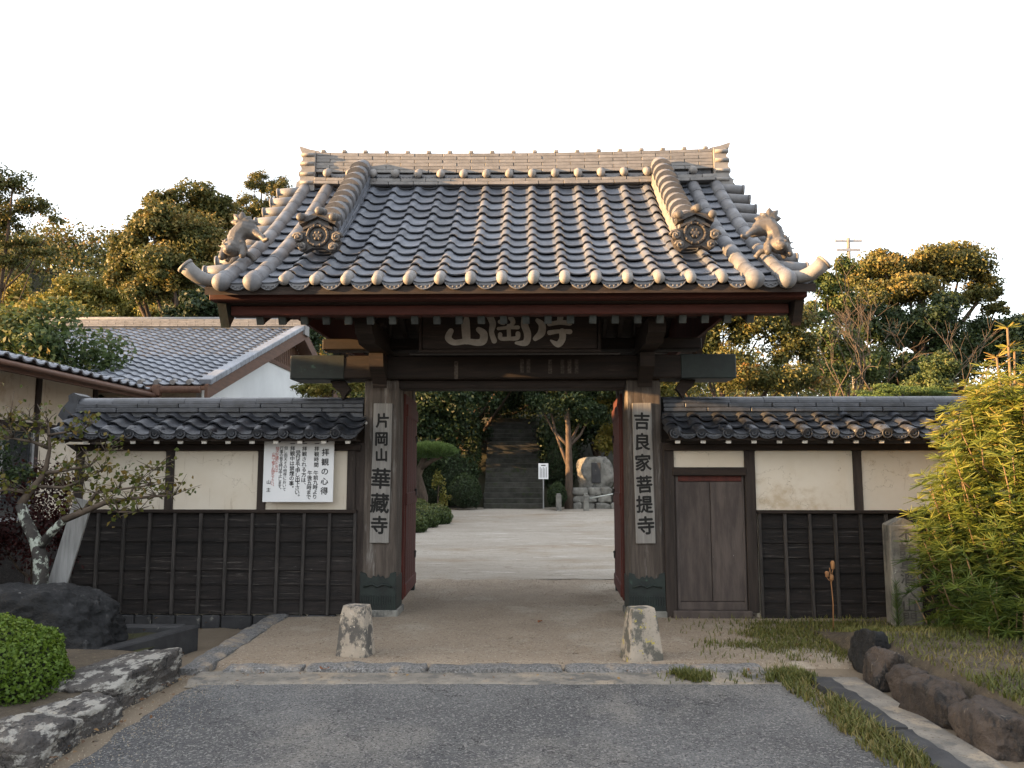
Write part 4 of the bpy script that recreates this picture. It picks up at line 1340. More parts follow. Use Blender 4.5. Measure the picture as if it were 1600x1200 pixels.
# door
mb = MB(); mb.box(1.575, 1.733, .0, .30, -.02, 1.815, .006)
part('jamb_post', mb, WOOD_DARK_V, wr, fix=False)
mb = MB(); mb.box(1.70, 2.48, -.045, .06, 1.465, 1.55, .008)
part('door_head', mb, WOOD_DARK_X, wr, fix=False)
mb = MB(); mb.box(1.68, 2.50, -.055, .10, -.03, .07, .008)
part('door_sill', mb, WOOD_DOOR, wr, fix=False)
mb = MB(); mb.box(1.70, 2.52, .036, .06, .0, 1.50)
dd = part('side_door', mb, WOOD_DOOR, wr, fix=False)
mb = MB(); mb.box(1.76, 2.097, .008, .036, .16, 1.40, .004); part('door_plank', mb, WOOD_DOOR, dd, fix=False)
mb = MB(); mb.box(2.103, 2.44, .008, .036, .16, 1.40, .004); part('door_plank', mb, WOOD_DOOR, dd, fix=False)
for b in ((1.735, 1.765, .0, .034, .07, 1.465), (2.435, 2.458, .0, .034, .07, 1.465)):
    mb = MB(); mb.box(*b, .004); part('door_stile', mb, WOOD_DOOR, dd, fix=False)
mb = MB(); mb.box(1.766, 2.434, .002, .034, .072, .155, .004); part('door_rail', mb, WOOD_DOOR, dd, fix=False)
mb = MB(); mb.box(1.766, 2.434, .002, .034, 1.405, 1.463, .004); part('door_rail', mb, WOOD_RED_V, dd, fix=False)
wall_roof(wr, 1.63, 4.90, 12, .04)

# return wall coming forward at the corner, mostly behind the umbrella pine
wc = thing('return_wall', 'short tiled wall turning forward behind the umbrella pine', 'wall', (5.06, -.35, 0), YAW + R(-62))
mb = MB(); mb.box(.35, 3.4, .02, .32, -.02, 1.80)
part('wall_core', mb, PLASTER, wc, fix=False)
planks(wc, .35, 3.4, .0, 1.07, 7, [.5 + .3 * i for i in range(9)])
wall_roof(wc, 0.1, 3.6, 12, .04)

# visitors' notice
nt = thing('notice_board', 'white notice with vertical black and red Japanese lines under the wall eaves', 'notice', (-2.265, -.105 + .05, 1.512), YAW)
mb = MB(); mb.box(-.375, .375, -.012, 0, -.325, .325, .003)
nb = part('notice_panel', mb, SIGNW, nt, fix=False)
def nzx(zx, zy):
    """position on the notice from its enlarged photograph"""
    t = (zy - 160) / 880
    l, r = 135 - 42 * t, 1140 - 32 * t
    return ((zx - (l + r) / 2) / (r - l) * .75, .325 - t * .65)
def column(txt, x0, y0, x1, y1, size, m, bold=.0006):
    n = len(txt)
    for i, ch in enumerate(txt):
        if ch == ' ':
            continue
        t = i / max(1, n - 1)
        x, z = nzx(x0 + (x1 - x0) * t, y0 + (y1 - y0) * t)
        glyph(nb, ch, size, m, x, z, -.0135, bold, R(rnd.uniform(-2, 2)))
column('拝観の心得', 1012, 330, 985, 880, .082, INK, .0016)
column('一拝観時間', 892, 205, 878, 510, .054, INK, .0010)
column('午前九時より', 872, 625, 850, 965, .054, INK, .0010)
column('午後五時まで', 785, 625, 762, 970, .054, INK, .0010)
column('一拝観される方は、', 716, 205, 690, 800, .054, INK, .0010)
column('受付まで申し出下さい。', 620, 335, 596, 965, .056, INK, .0010)
column('一拝観中は禁煙の事。', 545, 205, 515, 845, .054, INK, .0010)
column('但し雨天その他寺において', 447, 270, 412, 860, .042, INK, .0004)
column('行事の有る時は中止します。', 385, 270, 345, 865, .042, INK, .0004)
column('猫犬を連れた方は', 325, 275, 303, 590, .042, INK_RED, .0004)
column('山門で暫くお待ち下さい。', 270, 355, 240, 820, .040, INK_RED, .0004)
column('山主', 190, 755, 185, 865, .048, INK, .0008)
# ------------------------------------------------------------------ things in front
def bollard(name, label, loc, rotz, m, hh, top, bot, seed):
    mb = MB()
    n = 6
    def ring(t):
        w = bot * (1 - t) + top * t
        return w
    vs, fs = [], []
    lv = 9
    per = 28
    for j in range(lv):
        t = j / (lv - 1)
        w = ring(t) * (1 if t < .97 else .93)
        for k in range(per):
            a = 2 * math.pi * (k + .5) / per
            c, s = math.cos(a), math.sin(a)
            q = (abs(c) ** 7 + abs(s) ** 7) ** (-1 / 7)
            d = 1 + .035 * fbm((c * 2 + seed, s * 2, t * 4))
            vs.append((w * c * q * d, w * .82 * s * q * d, hh * t - .03))
    for j in range(lv - 1):
        for k in range(per):
            k2 = (k + 1) % per
            fs.append((j * per + k, j * per + k2, (j + 1) * per + k2, (j + 1) * per + k))
    vs.append((0, 0, hh - .02))
    for k in range(per):
        fs.append(((lv - 1) * per + k, (lv - 1) * per + (k + 1) % per, len(vs) - 1))
    mb.add(vs, fs, True)
    o = obj(name, mb.mesh(name, m, True), None, loc, (0, 0, rotz))
    md = o.modifiers.new('e', 'EDGE_SPLIT'); md.split_angle = R(35)
    return tag(o, label, 'stone post')
bollard('stone_post', 'stubby tapered stone post with flaking white paint, in front of the lettered temple-name pillar', (-1.30, -1.74, 0), R(-14), STONE_A, .425, .106, .145, 1.0)
bollard('stone_post', 'stubby rounded stone post with yellow lichen, in front of the small side door', (1.055, -1.88, 0), R(12), STONE_B, .43, .108, .160, 5.0)

def rock(name, label, cat, loc, size, m, seed, group=None, rotz=0.0, boxy=4.0, amp=.14, sub=5, parent=None, cuts=16, rough=1.0):
    """broken stone: a body cut by many planes, edges worn, surface roughened"""
    r_ = random.Random(int(seed * 97) + 5)
    pl = [(Vector(a), 1.0) for a in ((1, 0, 0), (-1, 0, 0), (0, 1, 0), (0, -1, 0), (0, 0, 1), (0, 0, -1))]
    pl = [((v + Vector((r_.gauss(0, amp), r_.gauss(0, amp), r_.gauss(0, amp))) * .6).normalized(), h * r_.uniform(.88, 1.06)) for v, h in pl]
    for k in range(cuts):
        pl.append((Vector((r_.gauss(0, 1), r_.gauss(0, 1), r_.gauss(.15, .9))).normalized(), r_.uniform(1.0, 1.0 + .32 * boxy / 5)))
    bm = bmesh.new()
    bmesh.ops.create_icosphere(bm, subdivisions=sub, radius=1)
    for v in bm.verts:
        d = v.co.normalized()
        q = 0.0
        for n_, h in pl:                       # soft minimum of the plane distances keeps the edges worn
            c = d.dot(n_)
            if c > .05:
                q += (c / h) ** 36
        f = q ** (-1 / 36)
        f *= 1 + rough * (.05 * fbm((d.x * 2.3 + seed, d.y * 2.3, d.z * 2.3)) + .03 * fbm((d.x * 7 + seed, d.y * 7, d.z * 7)) + .014 * fbm((d.x * 21 + seed, d.y * 21, d.z * 21)))
        v.co = Vector((d.x * f * size[0], d.y * f * size[1], d.z * f * size[2]))
    for f in bm.faces:
        f.smooth = True
    me = bpy.data.meshes.new(name)
    bm.to_mesh(me); bm.free()
    me.materials.append(m)
    o = obj(name, me, parent, loc, (0, 0, rotz))
    if parent is None:
        tag(o, label, cat, group)
    return o
rock('garden_rock', 'big flat-topped black rock standing behind the round clipped bush', 'rock', (-4.22, -1.72, .14), (.86, .44, .43), ROCK_DARK, 3.3, rotz=R(6), boxy=6, amp=.08, cuts=14, sub=6, rough=1.6)
for i, (x, y, z, sx, sy, sz, rz_, lab) in enumerate((
        (-2.72, -2.89, .04, .24, .44, .15, R(-6), 'flat pale lichened edging rock at the far end of the bush bed'),
        (-2.62, -3.60, -.02, .18, .21, .15, R(-22), 'dark edging rock below the round bush, second from the kerb'),
        (-2.66, -4.14, -.02, .22, .29, .17, R(10), 'dark edging rock at the near corner below the round bush'),
        (-2.78, -5.2, .0, .26, .45, .19, R(0), 'edging rock nearest the camera beside the driveway'))):
    if i < 3:
        rock('edging_rock', lab, 'rock', (x, y, z), (sx, sy, sz), ROCK_EDGE, 7.1 * i + 2, 'rocks edging the bush bed', rz_, 6.5, .10, 6, cuts=7, rough=1.3)
rs = [(2.80, -2.20, .09, .11, .16, .18, 'rounded black-topped stone at the far end of the lawn edging row'),
      (2.70, -2.58, .05, .11, .18, .17, 'brown edging stone next to the black-topped end stone'),
      (2.71, -2.98, .03, .11, .17, .15, 'streaked brown edging stone in the middle of the lawn edging row'),
      (2.68, -3.40, .04, .12, .20, .17, 'dark ribbed lawn edging stone, second nearest the camera'),
      (2.71, -3.88, .03, .13, .22, .17, 'black lawn edging stone nearest the camera')]
for i, (x, y, z, sx, sy, sz, lab) in enumerate(rs):
    rock('lawn_edging_stone', lab, 'stone', (x, y, z), (sx, sy, sz), ROCK_R if i else ROCK_DARK, 5.3 * i + 1, 'stones edging the lawn bank', R(rnd.uniform(-14, 14)), 4.0, .18, 5, rough=1.5)

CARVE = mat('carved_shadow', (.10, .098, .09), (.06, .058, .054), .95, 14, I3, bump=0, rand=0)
# inscribed stone pillar beside the umbrella pine
sp = thing('stone_pillar', 'tall weathered square stone pillar with carved characters beside the umbrella pine', 'stone pillar', (3.80, -.66, 0), R(-10))
mb = MB(); mb.box(-.135, .135, -.13, .13, -.05, 1.0, .014)
sb = part('pillar_shaft', mb, STONE_OLD, sp, fix=False)
mb = MB(); mb.prism([(-.12, 0), (.12, 0), (0, .06)], lambda a, b: (a, -.12, 1.0 + b), lambda a, b: (a, .12, 1.0 + b))
part('pillar_cap', mb, STONE_OLD, sp)
for i, ch in enumerate('不許葷酒入山門'):
    glyph(sb, ch, .14, CARVE, .01, .90 - .132 * i, -.1325, .002)

# leaning grey prop board behind the small tree
mb = MB(); mb.beam((-4.37, -.93, .05), (-4.10, -.86, 1.24), .17, .035, .004, up=(.2, -1, .2))
o = obj('prop_board', mb.mesh('prop_board', WOOD_GREYX, False)); tag(o, 'pale grey board leaning behind the lichen-spotted tree', 'board')

# dry seed-head stalk
def stalk():
    t = thing('dry_stalk', 'thin dry orange lily stalk with seed pods standing in the grass', 'plant', (2.95, -1.05, 0.0))
    mb = MB(); mb.tube([(0, 0, 0), (.01, 0, .3), (-.005, .01, .62)], [.006, .005, .004], 6)
    part('stem', mb, DRY, t)
    for (dx, dz, h) in ((.02, .60, .085), (-.035, .53, .06), (.005, .50, .06)):
        mb = MB(); mb.tube([(0, 0, .5), (dx * .6, 0, dz - .02), (dx, 0, dz)], .003, 5)
        mb.tube([(dx, 0, dz), (dx, 0, dz + h * .25), (dx, 0, dz + h * .8), (dx, 0, dz + h)], [.006, .018, .02, .012], 8)
        part('seed_pod', mb, DRY, t)
DRY = mat('dry_orange_stem', (0.30, 0.15, 0.06), (0.20, 0.10, 0.045), 0.9, 9, I3, bump=0)
stalk()
# a few fallen things
LEAFD = mat('dead_leaf', (0.22, 0.07, 0.025), (0.12, 0.05, 0.02), 0.85, 20, I3, bump=0)
for (px, py, lab) in ((507, 1046, 'single fallen orange leaf lying on the granite kerb'), (844, 972, 'small dark fallen leaf on the gravel in front of the open gate')):
    p = G(px, py, .03 if py > 1040 else .004)
    mb = MB()
    mb.grid(lambda u, v: ((u - .5) * .07, (v - .5) * .045 * math.sin(math.pi * (.08 + .84 * u)), .012 + .015 * math.cos(u * 5) * v), 6, 3)
    o = obj('fallen_leaf', mb.mesh('fallen_leaf', LEAFD), None, p, (0, 0, rnd.uniform(0, 3)))
    o.modifiers.new('t', 'SOLIDIFY').thickness = .002
    tag(o, lab, 'leaf')

litter = []
for i in range(260):
    q = rnd.random()
    if q < .4:
        x, y, z = rnd.gauss(-2.45, .10), rnd.uniform(-4.6, -2.4), -.01
    elif q < .7:
        x, y, z = rnd.uniform(-4.2, -2.6), rnd.uniform(-2.2, -.15), -.10 if rnd.random() < .7 else .06
    elif q < .85:
        x, y, z = rnd.uniform(-2.2, 2.2), rnd.gauss(-2.45, .12), .0
    else:
        x, y, z = rnd.uniform(1.8, 4.5), rnd.uniform(-2.0, -.3), .02
    litter.append((x, y, z + .012))
litter = np.array(litter)
LEAF_DEAD = leafmat('dead_leaf_litter', [(0, (.05, .03, .015)), (.6, (.13, .06, .025)), (1, (.24, .15, .06))], .15)
o = obj('leaf_litter', leaves('leaf_litter', litter, np.tile(np.array([[0, 0, 1.0]]), (len(litter), 1)), .032, rng.uniform(0, 1, len(litter)), LEAF_DEAD, .6, .3)); o['kind'] = 'stuff'
tag(o, 'scattered small dead leaves along the gutters and edging rocks', 'leaves')
# ------------------------------------------------------------------ grass
def blades(name, pts, hgt, lean, v, m, w=.004):
    n = len(pts)
    az = rng.uniform(0, 2 * math.pi, n)
    d = np.stack([np.cos(az), np.sin(az), np.zeros(n)], 1)
    s = np.stack([-np.sin(az), np.cos(az), np.zeros(n)], 1)
    h = (hgt * rng.uniform(.5, 1.3, n))[:, None]
    l = (lean * rng.uniform(.1, 1.2, n))[:, None] * h
    up = np.array([0, 0, 1.0])
    ww = w * rng.uniform(.7, 1.4, (n, 1))
    V0 = np.stack([pts - s * ww, pts + s * ww, pts + d * l * .35 + up * h * .6 + s * ww * .8, pts + d * l * .35 + up * h * .6 - s * ww * .8], 1)
    V1 = np.stack([pts + d * l * .35 + up * h * .6 - s * ww * .8, pts + d * l * .35 + up * h * .6 + s * ww * .8, pts + d * l + up * h + s * ww * .15, pts + d * l + up * h - s * ww * .15], 1)
    return quads_mesh(name, np.concatenate([V0, V1]), np.concatenate([v, v]), m)
def patch(n, x0, x1, y0, y1, zf, dens):
    P3, keep = [], 0
    while len(P3) < n:
        x, y = rnd.uniform(x0, x1), rnd.uniform(y0, y1)
        if rnd.random() < dens(x, y):
            P3.append((x, y, zf(x, y)))
    return np.array(P3)
def grass(name, label, pts, h, lean, v, w=.004):
    o = obj(name, blades(name, pts, h, lean, v, LEAF_GRASS, w))
    o['kind'] = 'stuff'
    return tag(o, label, 'grass')
bank_z = lambda x, y: 0.02 + 0.20 * sm(-0.7, -2.2, y) + 0.05 * sm(3, 5, x)
pt = patch(26000, 2.80, 6.0, -6.2, -.5, bank_z, lambda x, y: .35 + .65 * sm(-.25, .35, fbm((x * 1.5, y * 1.5, 3))))
grass('lawn_grass', 'fading green and straw-coloured grass on the bank under the umbrella pine', pt, .042, 1.3, np.clip(.42 + .55 * np.array([fbm((p[0] * 1.1, p[1] * 1.1, 8)) for p in pt]) + rng.normal(0, .15, len(pt)), 0, 1))
pt = patch(9500, 1.55, 3.9, -2.08, -.12, lambda x, y: 0.0, lambda x, y: .03 + .97 * sm(-.15, .75, .75 * fbm((x * 1.9, y * 2.3, 6)) + .95 - abs(x - 3.05) * .7 - abs(y + 1.0) * .5) ** 1.5)
grass('forecourt_grass', 'low green grass spreading over the gravel beside the stone pillar', pt, .042, 1.1, rng.uniform(.1, .8, len(pt)))
pt = patch(5200, 1.93, 2.20, -8.0, -2.25, lambda x, y: -.02, lambda x, y: .02 + sm(.0, .8, .55 + 1.0 * fbm((x * 3, y * 2.1, 4)) + (.2 if y > -2.9 else 0) - abs(x - 2.08) * 2.5))
grass('edge_grass', 'narrow strip of grass between asphalt edge and dark kerb', pt, .055, 1.1, rng.uniform(.1, .9, len(pt)))
pt = patch(1500, 1.0, 2.25, -2.66, -2.34, lambda x, y: -.01, lambda x, y: .01 + sm(-.1, .6, 1.2 * fbm((x * 3.5, y * 3, 1)) + .15 - abs(x - 1.75) * .4 - abs(y + 2.47) * 2))
grass('kerb_grass', 'tufts of grass growing along the kerb joint at the asphalt corner', pt, .048, 1.0, rng.uniform(.0, .7, len(pt)))
# loose grit on the forecourt and driveway edges
def grit(name, label, pts, m, s0, s1):
    n = len(pts)
    a = unit(rng.normal(0, 1, (n, 3))); b = unit(np.cross(a, rng.normal(0, 1, (n, 3)))); c = np.cross(a, b)
    s = rng.uniform(s0, s1, n)[:, None]
    base = np.array([[1, 0, 0], [-1, 0, 0], [0, 1, 0], [0, -1, 0], [0, 0, 1], [0, 0, -1]], float)
    V = pts[:, None, :] + s[:, :, None] * (base[None, :, 0:1] * a[:, None] + base[None, :, 1:2] * b[:, None] + base[None, :, 2:3] * c[:, None])
    V = V.reshape(-1, 3)
    tri = np.array([[0, 2, 4], [2, 1, 4], [1, 3, 4], [3, 0, 4], [2, 0, 5], [1, 2, 5], [3, 1, 5], [0, 3, 5]])
    Fc = (np.arange(n)[:, None, None] * 6 + tri[None]).reshape(-1, 3)
    me = bpy.data.meshes.new(name)
    me.from_pydata(V.tolist(), [], Fc.tolist())
    me.materials.append(m)
    o = obj(name, me); o['kind'] = 'stuff'
    return tag(o, label, 'gravel')
pt = patch(5000, -2.4, 2.6, -2.1, 2.9, lambda x, y: .004, lambda x, y: .25 + .75 * sm(0, .4, fbm((x * 1.2, y * 1.2, 12))))
grit('loose_gravel', 'scattered small pebbles on the packed brown forecourt', pt, mat('pebble', (.22, .17, .12), (.34, .29, .22), .9, 8, I3, bump=0), .002, .007)
pt = patch(1500, -2.6, -1.5, -4.8, -2.45, lambda x, y: -.014, lambda x, y: sm(-1.5, -2.35, x) ** 3)
grit('roadside_grit', 'sand-coloured grit gathered at the foot of the edging rocks', pt, mat('grit', (.33, .28, .21), (.22, .18, .13), .9, 8, I3, bump=0), .0015, .0045)
# ------------------------------------------------------------------ houses behind the left wall
XG, YE, YR, ZE, ZR, XL = -5.0, 4.4, 10.3, 2.95, 4.95, -13.0
h1 = thing('tiled_house', 'white-gabled house with blue-grey tiled roof and brown barge boards behind the wall', 'house', (0, 0, 0))
mb = MB(); mb.box(XL, XG - .45, YE + .75, 15.4, -.2, ZE + .12)
part('wall', mb, PLASTER, h1, fix=False)
sl_ = (ZR - ZE) / (YR - YE)
mb = MB()
mb.prism([(YE + .75, -.1), (YE + .75, ZE + .2), (YR, ZR - .12), (2 * YR - YE - .75, ZE + .2), (2 * YR - YE - .75, -.1)], lambda a, b: (XG - .45, a, b), lambda a, b: (XG - .36, a, b))
gw = part('gable_wall', mb, PLASTER_W, h1)
gb = YR
for i in range(26):
    y = YR - 1.9 + 3.8 * i / 25
    z1 = ZR - .16 - abs(y - YR) * sl_
    mb = MB(); mb.box(XG - .362, XG - .335, y - .05, y + .05, ZR - .95, z1)
    part('gable_slat', mb, WOOD_BROWN, gw, fix=False)
mb = MB(); mb.box(XG - .362, XG - .325, YR - 2.05, YR + 2.05, ZR - 1.03, ZR - .94)
part('gable_sill', mb, WOOD_BROWN, gw, fix=False)
mb = MB(); mb.beam((XG - .33, YE + 1.0, 2.45), (XG - .33, YR + 2, 2.45), .07, .14)
part('wall_band', mb, WOOD_DARK_X, gw, fix=False)
mb = MB()
mb.prism([(YE - .02, ZE - .05), (YR, ZR - .05), (2 * YR - YE, ZE - .05), (2 * YR - YE, ZE - .12), (YR, ZR - .12), (YE - .02, ZE - .12)], lambda a, b: (XL - .4, a, b), lambda a, b: (XG, a, b))
hr = part('roof', mb, WOOD_BROWN, h1)
mb = MB()
mb.prism([(YE - .05, ZE - .03), (YR, ZR - .03), (2 * YR - YE, ZE - .03), (2 * YR - YE, ZE - .27), (YR, ZR - .30), (YE - .05, ZE - .27)], lambda a, b: (XG - .005, a, b), lambda a, b: (XG + .045, a, b))
part('barge_board', mb, WOOD_BROWN, h1)
HT = tile_mesh('house_tile', TILE_HSE, w=.265, L=.30, roll=.06, rh=.04, sag=.012, th=.02, tilt=.036)
al = math.atan(sl_)
slope_len = (YR - YE) / math.cos(al)
cols = int((XG - XL) / .265)
ex = .245
rows_ = int(slope_len / ex)
late = []
cnt = 0
for i in range(rows_):
    for k in range(cols):
        x = XG - .27 - k * .265
        y, z = YE - .02 + i * ex * math.cos(al), ZE - .045 + i * ex * math.sin(al)
        # in the picture only the roof right of the foreground house and shrub shows
        d = (y + CD)
        px = 800 + F * x / d
        if px < 40:
            continue
        if cnt < 300 and px > 150:
            obj('roof_tile', HT, hr, (x, y, z), (al, 0, 0)); cnt += 1
        else:
            late.append((x, y, z))
co = np.zeros(len(HT.vertices) * 3); HT.vertices.foreach_get('co', co); co = co.reshape(-1, 3)
rot = np.array(Matrix.Rotation(al, 3, 'X'))
base = co @ rot.T
fc = [tuple(p.vertices) for p in HT.polygons]
V, Fs = [], []
for i, (x, y, z) in enumerate(late):
    V.append(base + np.array([x, y, z]))
    Fs += [tuple(q + i * len(co) for q in f) for f in fc]
me = bpy.data.meshes.new('roof_tiles')
me.from_pydata(np.concatenate(V).tolist(), [], Fs)
me.materials.append(TILE_HSE)
o = obj('upper_roof_tiles', me, hr); o['kind'] = 'stuff'
mb = MB(); mb.grid(lambda u, v: (XL - .4 + (XG - XL + .4) * u, YR + (YR - YE) * v, ZR + .0 - (ZR - ZE) * v), 4, 2, False)
part('rear_slope', mb, TILE_HSE, hr)
# ridge of stacked pale tiles
mb = MB(); mb.box(XL, XG + .02, YR - .12, YR + .12, ZR - .05, ZR + .17)
rg = part('ridge', mb, TILE_PALE, h1, fix=False)
for j in range(4):
    n = 19
    L = (XG - XL) / n
    for i in range(n + j % 2):
        a = XL + i * L - (L / 2 if j % 2 else 0)
        b = min(a + L, XG)
        if b < -11.6:
            continue
        mb = MB(); mb.box(max(a, XL) + .004, b - .004, YR - .16 + .008 * j, YR + .16 - .008 * j, ZR + .0 + j * .045, ZR + .041 + j * .045)
        part('ridge_tile', mb, TILE_PALE, rg, fix=False)
mb = MB(); mb.tube([(XL, YR, ZR + .17), (XG, YR, ZR + .17)], .085, 10)
part('ridge_cap', mb, TILE_PALE, rg)
mb = MB(); mb.prism([(-.2, -.2), (.2, -.2), (.16, .22), (.10, .30), (-.10, .30), (-.16, .22)], lambda a, b: (XG - .02, YR + a, ZR + b), lambda a, b: (XG + .10, YR + a, ZR + b))
part('ridge_end_tile', mb, TILE_PALE, rg)
# verge tiles along the gable edge
for i in range(rows_):
    y, z = YE + i * ex * math.cos(al), ZE + i * ex * math.sin(al)
    mb = MB(); mb.box(-.13, .07, 0, ex * 1.04, -.055, .05, .012)
    part('verge_tile', mb, TILE_HSE, hr, (XG + .01, y, z + .02), (al + .03, 0, 0), fix=False)
for k in range(22):
    mb = MB(); mb.tube([(0, -.02, 0), (0, .10, .03)], .045, 10)
    part('eave_roll', mb, TILE_PALE, hr, (XG - .27 - k * .265, YE - .03, ZE + .01))
mb = MB(); mb.tube([(XL, YE - .10, ZE - .10), (XG - .05, YE - .10, ZE - .12)], .055, 8)
part('gutter', mb, WOOD_BROWN, h1)
mb = MB(); mb.box(-.06, .06, -.06, .06, -.12, .06, .01); mb.tube([(0, 0, -.1), (.0, .02, -.2), (.25, .7, -.36), (.25, .7, -2.8)], .035, 8)
part('downpipe', mb, WOOD_BROWN, h1, (XG - .75, YE - .10, ZE - .10))

# near house: eave runs back along x = -5.85
h2 = thing('low_house', 'low cream-walled house with brown gutter and tiled eave at the picture edge', 'house', (0, 0, 0))
xe, xw, y0, y1 = -5.85, -6.55, -2.6, 3.95
mb = MB(); mb.box(-12, xw, -2.6, y1, -.2, 2.9)
part('wall', mb, PLASTER, h2, fix=False)
for y in (-2.5, -.8, .9, 2.4, 3.9):
    mb = MB(); mb.box(xw - .02, xw + .025, y - .06, y + .06, -.1, 2.9, .006)
    part('post', mb, WOOD_DARK_V, h2, fix=False)
mb = MB(); mb.box(xw - .02, xw + .035, y0, y1, 2.05, 2.17, .006)
part('lintel_rail', mb, WOOD_DARK_X, h2, fix=False)
for (a, b) in ((-.74, .84), (.96, 2.34)):
    mb = MB(); mb.box(xw - .02, xw + .012, a, b, .9, 2.04)
    w_ = part('window', mb, GLASS, h2, fix=False)
    for yy in (a + .03, (a + b) / 2, b - .03):
        mb = MB(); mb.box(xw + .012, xw + .04, yy - .025, yy + .025, .9, 2.04)
        part('window_frame', mb, METAL, w_, fix=False)
    mb = MB(); mb.box(xw + .012, xw + .045, a, b, .86, .92)
    part('window_sill', mb, METAL, w_, fix=False)
mb = MB(); mb.box(xw - .02, xw + .016, y0, y1, -.1, .84)
part('skirting_boards', mb, WOOD_BLACK, h2, fix=False)
mb = MB()
mb.prism([(xe, 2.80), (-9.3, 3.70), (-12.75, 2.80), (-12.75, 2.73), (-9.3, 3.63), (xe, 2.73)], lambda a, b: (a, y0, b), lambda a, b: (a, y1 + .35, b))  # unseen ridge height and near end shaped to set the gate's shadow line
r2 = part('roof', mb, WOOD_BROWN, h2)
mb = MB(); mb.box(xe - .03, xe + .02, y0, y1 + .35, 2.66, 2.795, .005)
part('eave_fascia', mb, WOOD_BROWN, r2, fix=False)
al2 = math.atan2(.90, 3.45)
for k in range(25):
    y = y1 + .20 - k * .265
    for j in range(3):
        obj('roof_tile', HT, r2, (xe + .03 - .245 * j * math.cos(al2), y - .2, 2.805 + .245 * j * math.sin(al2)), (al2, 0, R(90)))
mb = MB(); mb.grid(lambda u, v: (xe - .6 - 2.85 * u, y0 + (y1 + .35 - y0) * v, 2.80 + (.6 + 2.85 * u) * .261 + .02), 2, 2, False)
part('upper_roof_slope', mb, TILE_HSE, r2)
mb = MB(); mb.tube([(xe + .07, y0, 2.745), (xe + .07, y1 + .35, 2.735)], .036, 8)
part('gutter', mb, WOOD_BROWN, h2)

# ------------------------------------------------------------------ courtyard behind the gate
st = thing('stone_stairs', 'dim stone stairway climbing the wooded slope behind the courtyard', 'stairs', (0.05, 18.0, .30))
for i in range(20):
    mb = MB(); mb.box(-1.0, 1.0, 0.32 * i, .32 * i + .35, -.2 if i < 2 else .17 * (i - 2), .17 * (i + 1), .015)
    part('step', mb, STONE_SHADED, st, (rnd.uniform(-.02, .02), 0, 0), fix=False)
sg = thing('courtyard_sign', 'small white notice on a post in front of the stairway', 'sign', (1.02, 17.6, .33))
mb = MB(); mb.box(-.02, .02, 0, .03, 0, 1.1); part('sign_post', mb, WOOD_GREYX, sg, fix=False)
mb = MB(); mb.box(-.16, .16, -.02, 0, .95, 1.46, .004); b_ = part('sign_panel', mb, SIGNW, sg, fix=False)
for i in range(5):
    mb = MB(); mb.box(-.11 + .05 * i, -.095 + .05 * i, -.0225, -.0205, 1.0, 1.34 - .04 * (i % 2)); part('text_line', mb, INK_W, b_, fix=False)
mb = MB(); mb.box(-.07, .07, -.0225, -.0205, 1.38, 1.41); part('text_line', mb, INK_W, b_, fix=False)
mm = thing('stone_monument', 'pale lichened memorial stone with dark inset tablet behind the courtyard', 'monument', (2.80, 18.5, 1.0))
o = rock('monument_stone', '', '', (0, 0, .46), (.62, .28, .56), STONE_OLD, 8.0, boxy=3.5, amp=.12, parent=mm)
mb = MB(); mb.box(-.15, .15, -.335, -.25, .15, .82, .01); part('tablet', mb, CONC_DARK, mm, fix=False)
rw = thing('retaining_wall', 'low rough stone wall under the memorial stone', 'wall', (2.9, 18.2, .25))
for j in range(3):
    x = -.9
    while x < 1.6:
        w = rnd.uniform(.28, .55)
        o = rock('wall_stone', '', '', (x + w / 2, rnd.uniform(-.03, .03), .13 + .25 * j), (w / 2 * 1.02, .25, .135), STONE_OLD, x * 3 + j, boxy=5, amp=.08, sub=3, cuts=6, parent=rw)
        x += w
for (px, lab) in ((873, 'short stone post beside the foot of the stairway'), (916, 'short stone post in front of the memorial stone')):
    p = P(px, 795, 17.0)
    mb = MB(); mb.box(-.085, .085, -.085, .085, -.05, .50, .02); mb.box(-.07, .07, -.07, .07, .498, .54, .02)
    o = obj('fence_post', mb.mesh('fence_post', STONE_OLD), None, (p.x, 17.0, .29)); tag(o, lab, 'stone post')
p, q = P(920, 779, 17.0), P(962, 771, 16.6)
mb = MB(); mb.tube([p, q + (q - p) * .6], .022, 8)
o = obj('bamboo_pole', mb.mesh('bamboo_pole', mat('pale_bamboo', (.42, .45, .44), (.33, .36, .34), .6, 6, I3, bump=0), True)); tag(o, 'pale blue-grey pole lying across the short stone posts', 'pole')

# utility pole far behind the trees
p = P(1325, 372, 48)
up = thing('utility_pole', 'concrete utility pole with crossarms rising behind the trees', 'utility pole', (p.x, 48, 0))
mb = MB(); mb.tube([(0, 0, 0), (0, 0, p.z)], [.19, .13], 10); part('pole', mb, CONCRETE, up)
mb = MB(); mb.box(-.95, 1.0, -.06, .06, p.z - .28, p.z - .15); mb.box(-.9, .8, -.14, -.05, p.z - .10 - .9, p.z - .80)
part('crossarm', mb, METAL, up, fix=False)
for x in (-.9, -.45, .45, .9):
    mb = MB(); mb.tube([(x, 0, p.z - .16), (x, 0, p.z + .02)], [.06, .045], 8); part('insulator', mb, WHITE, up)
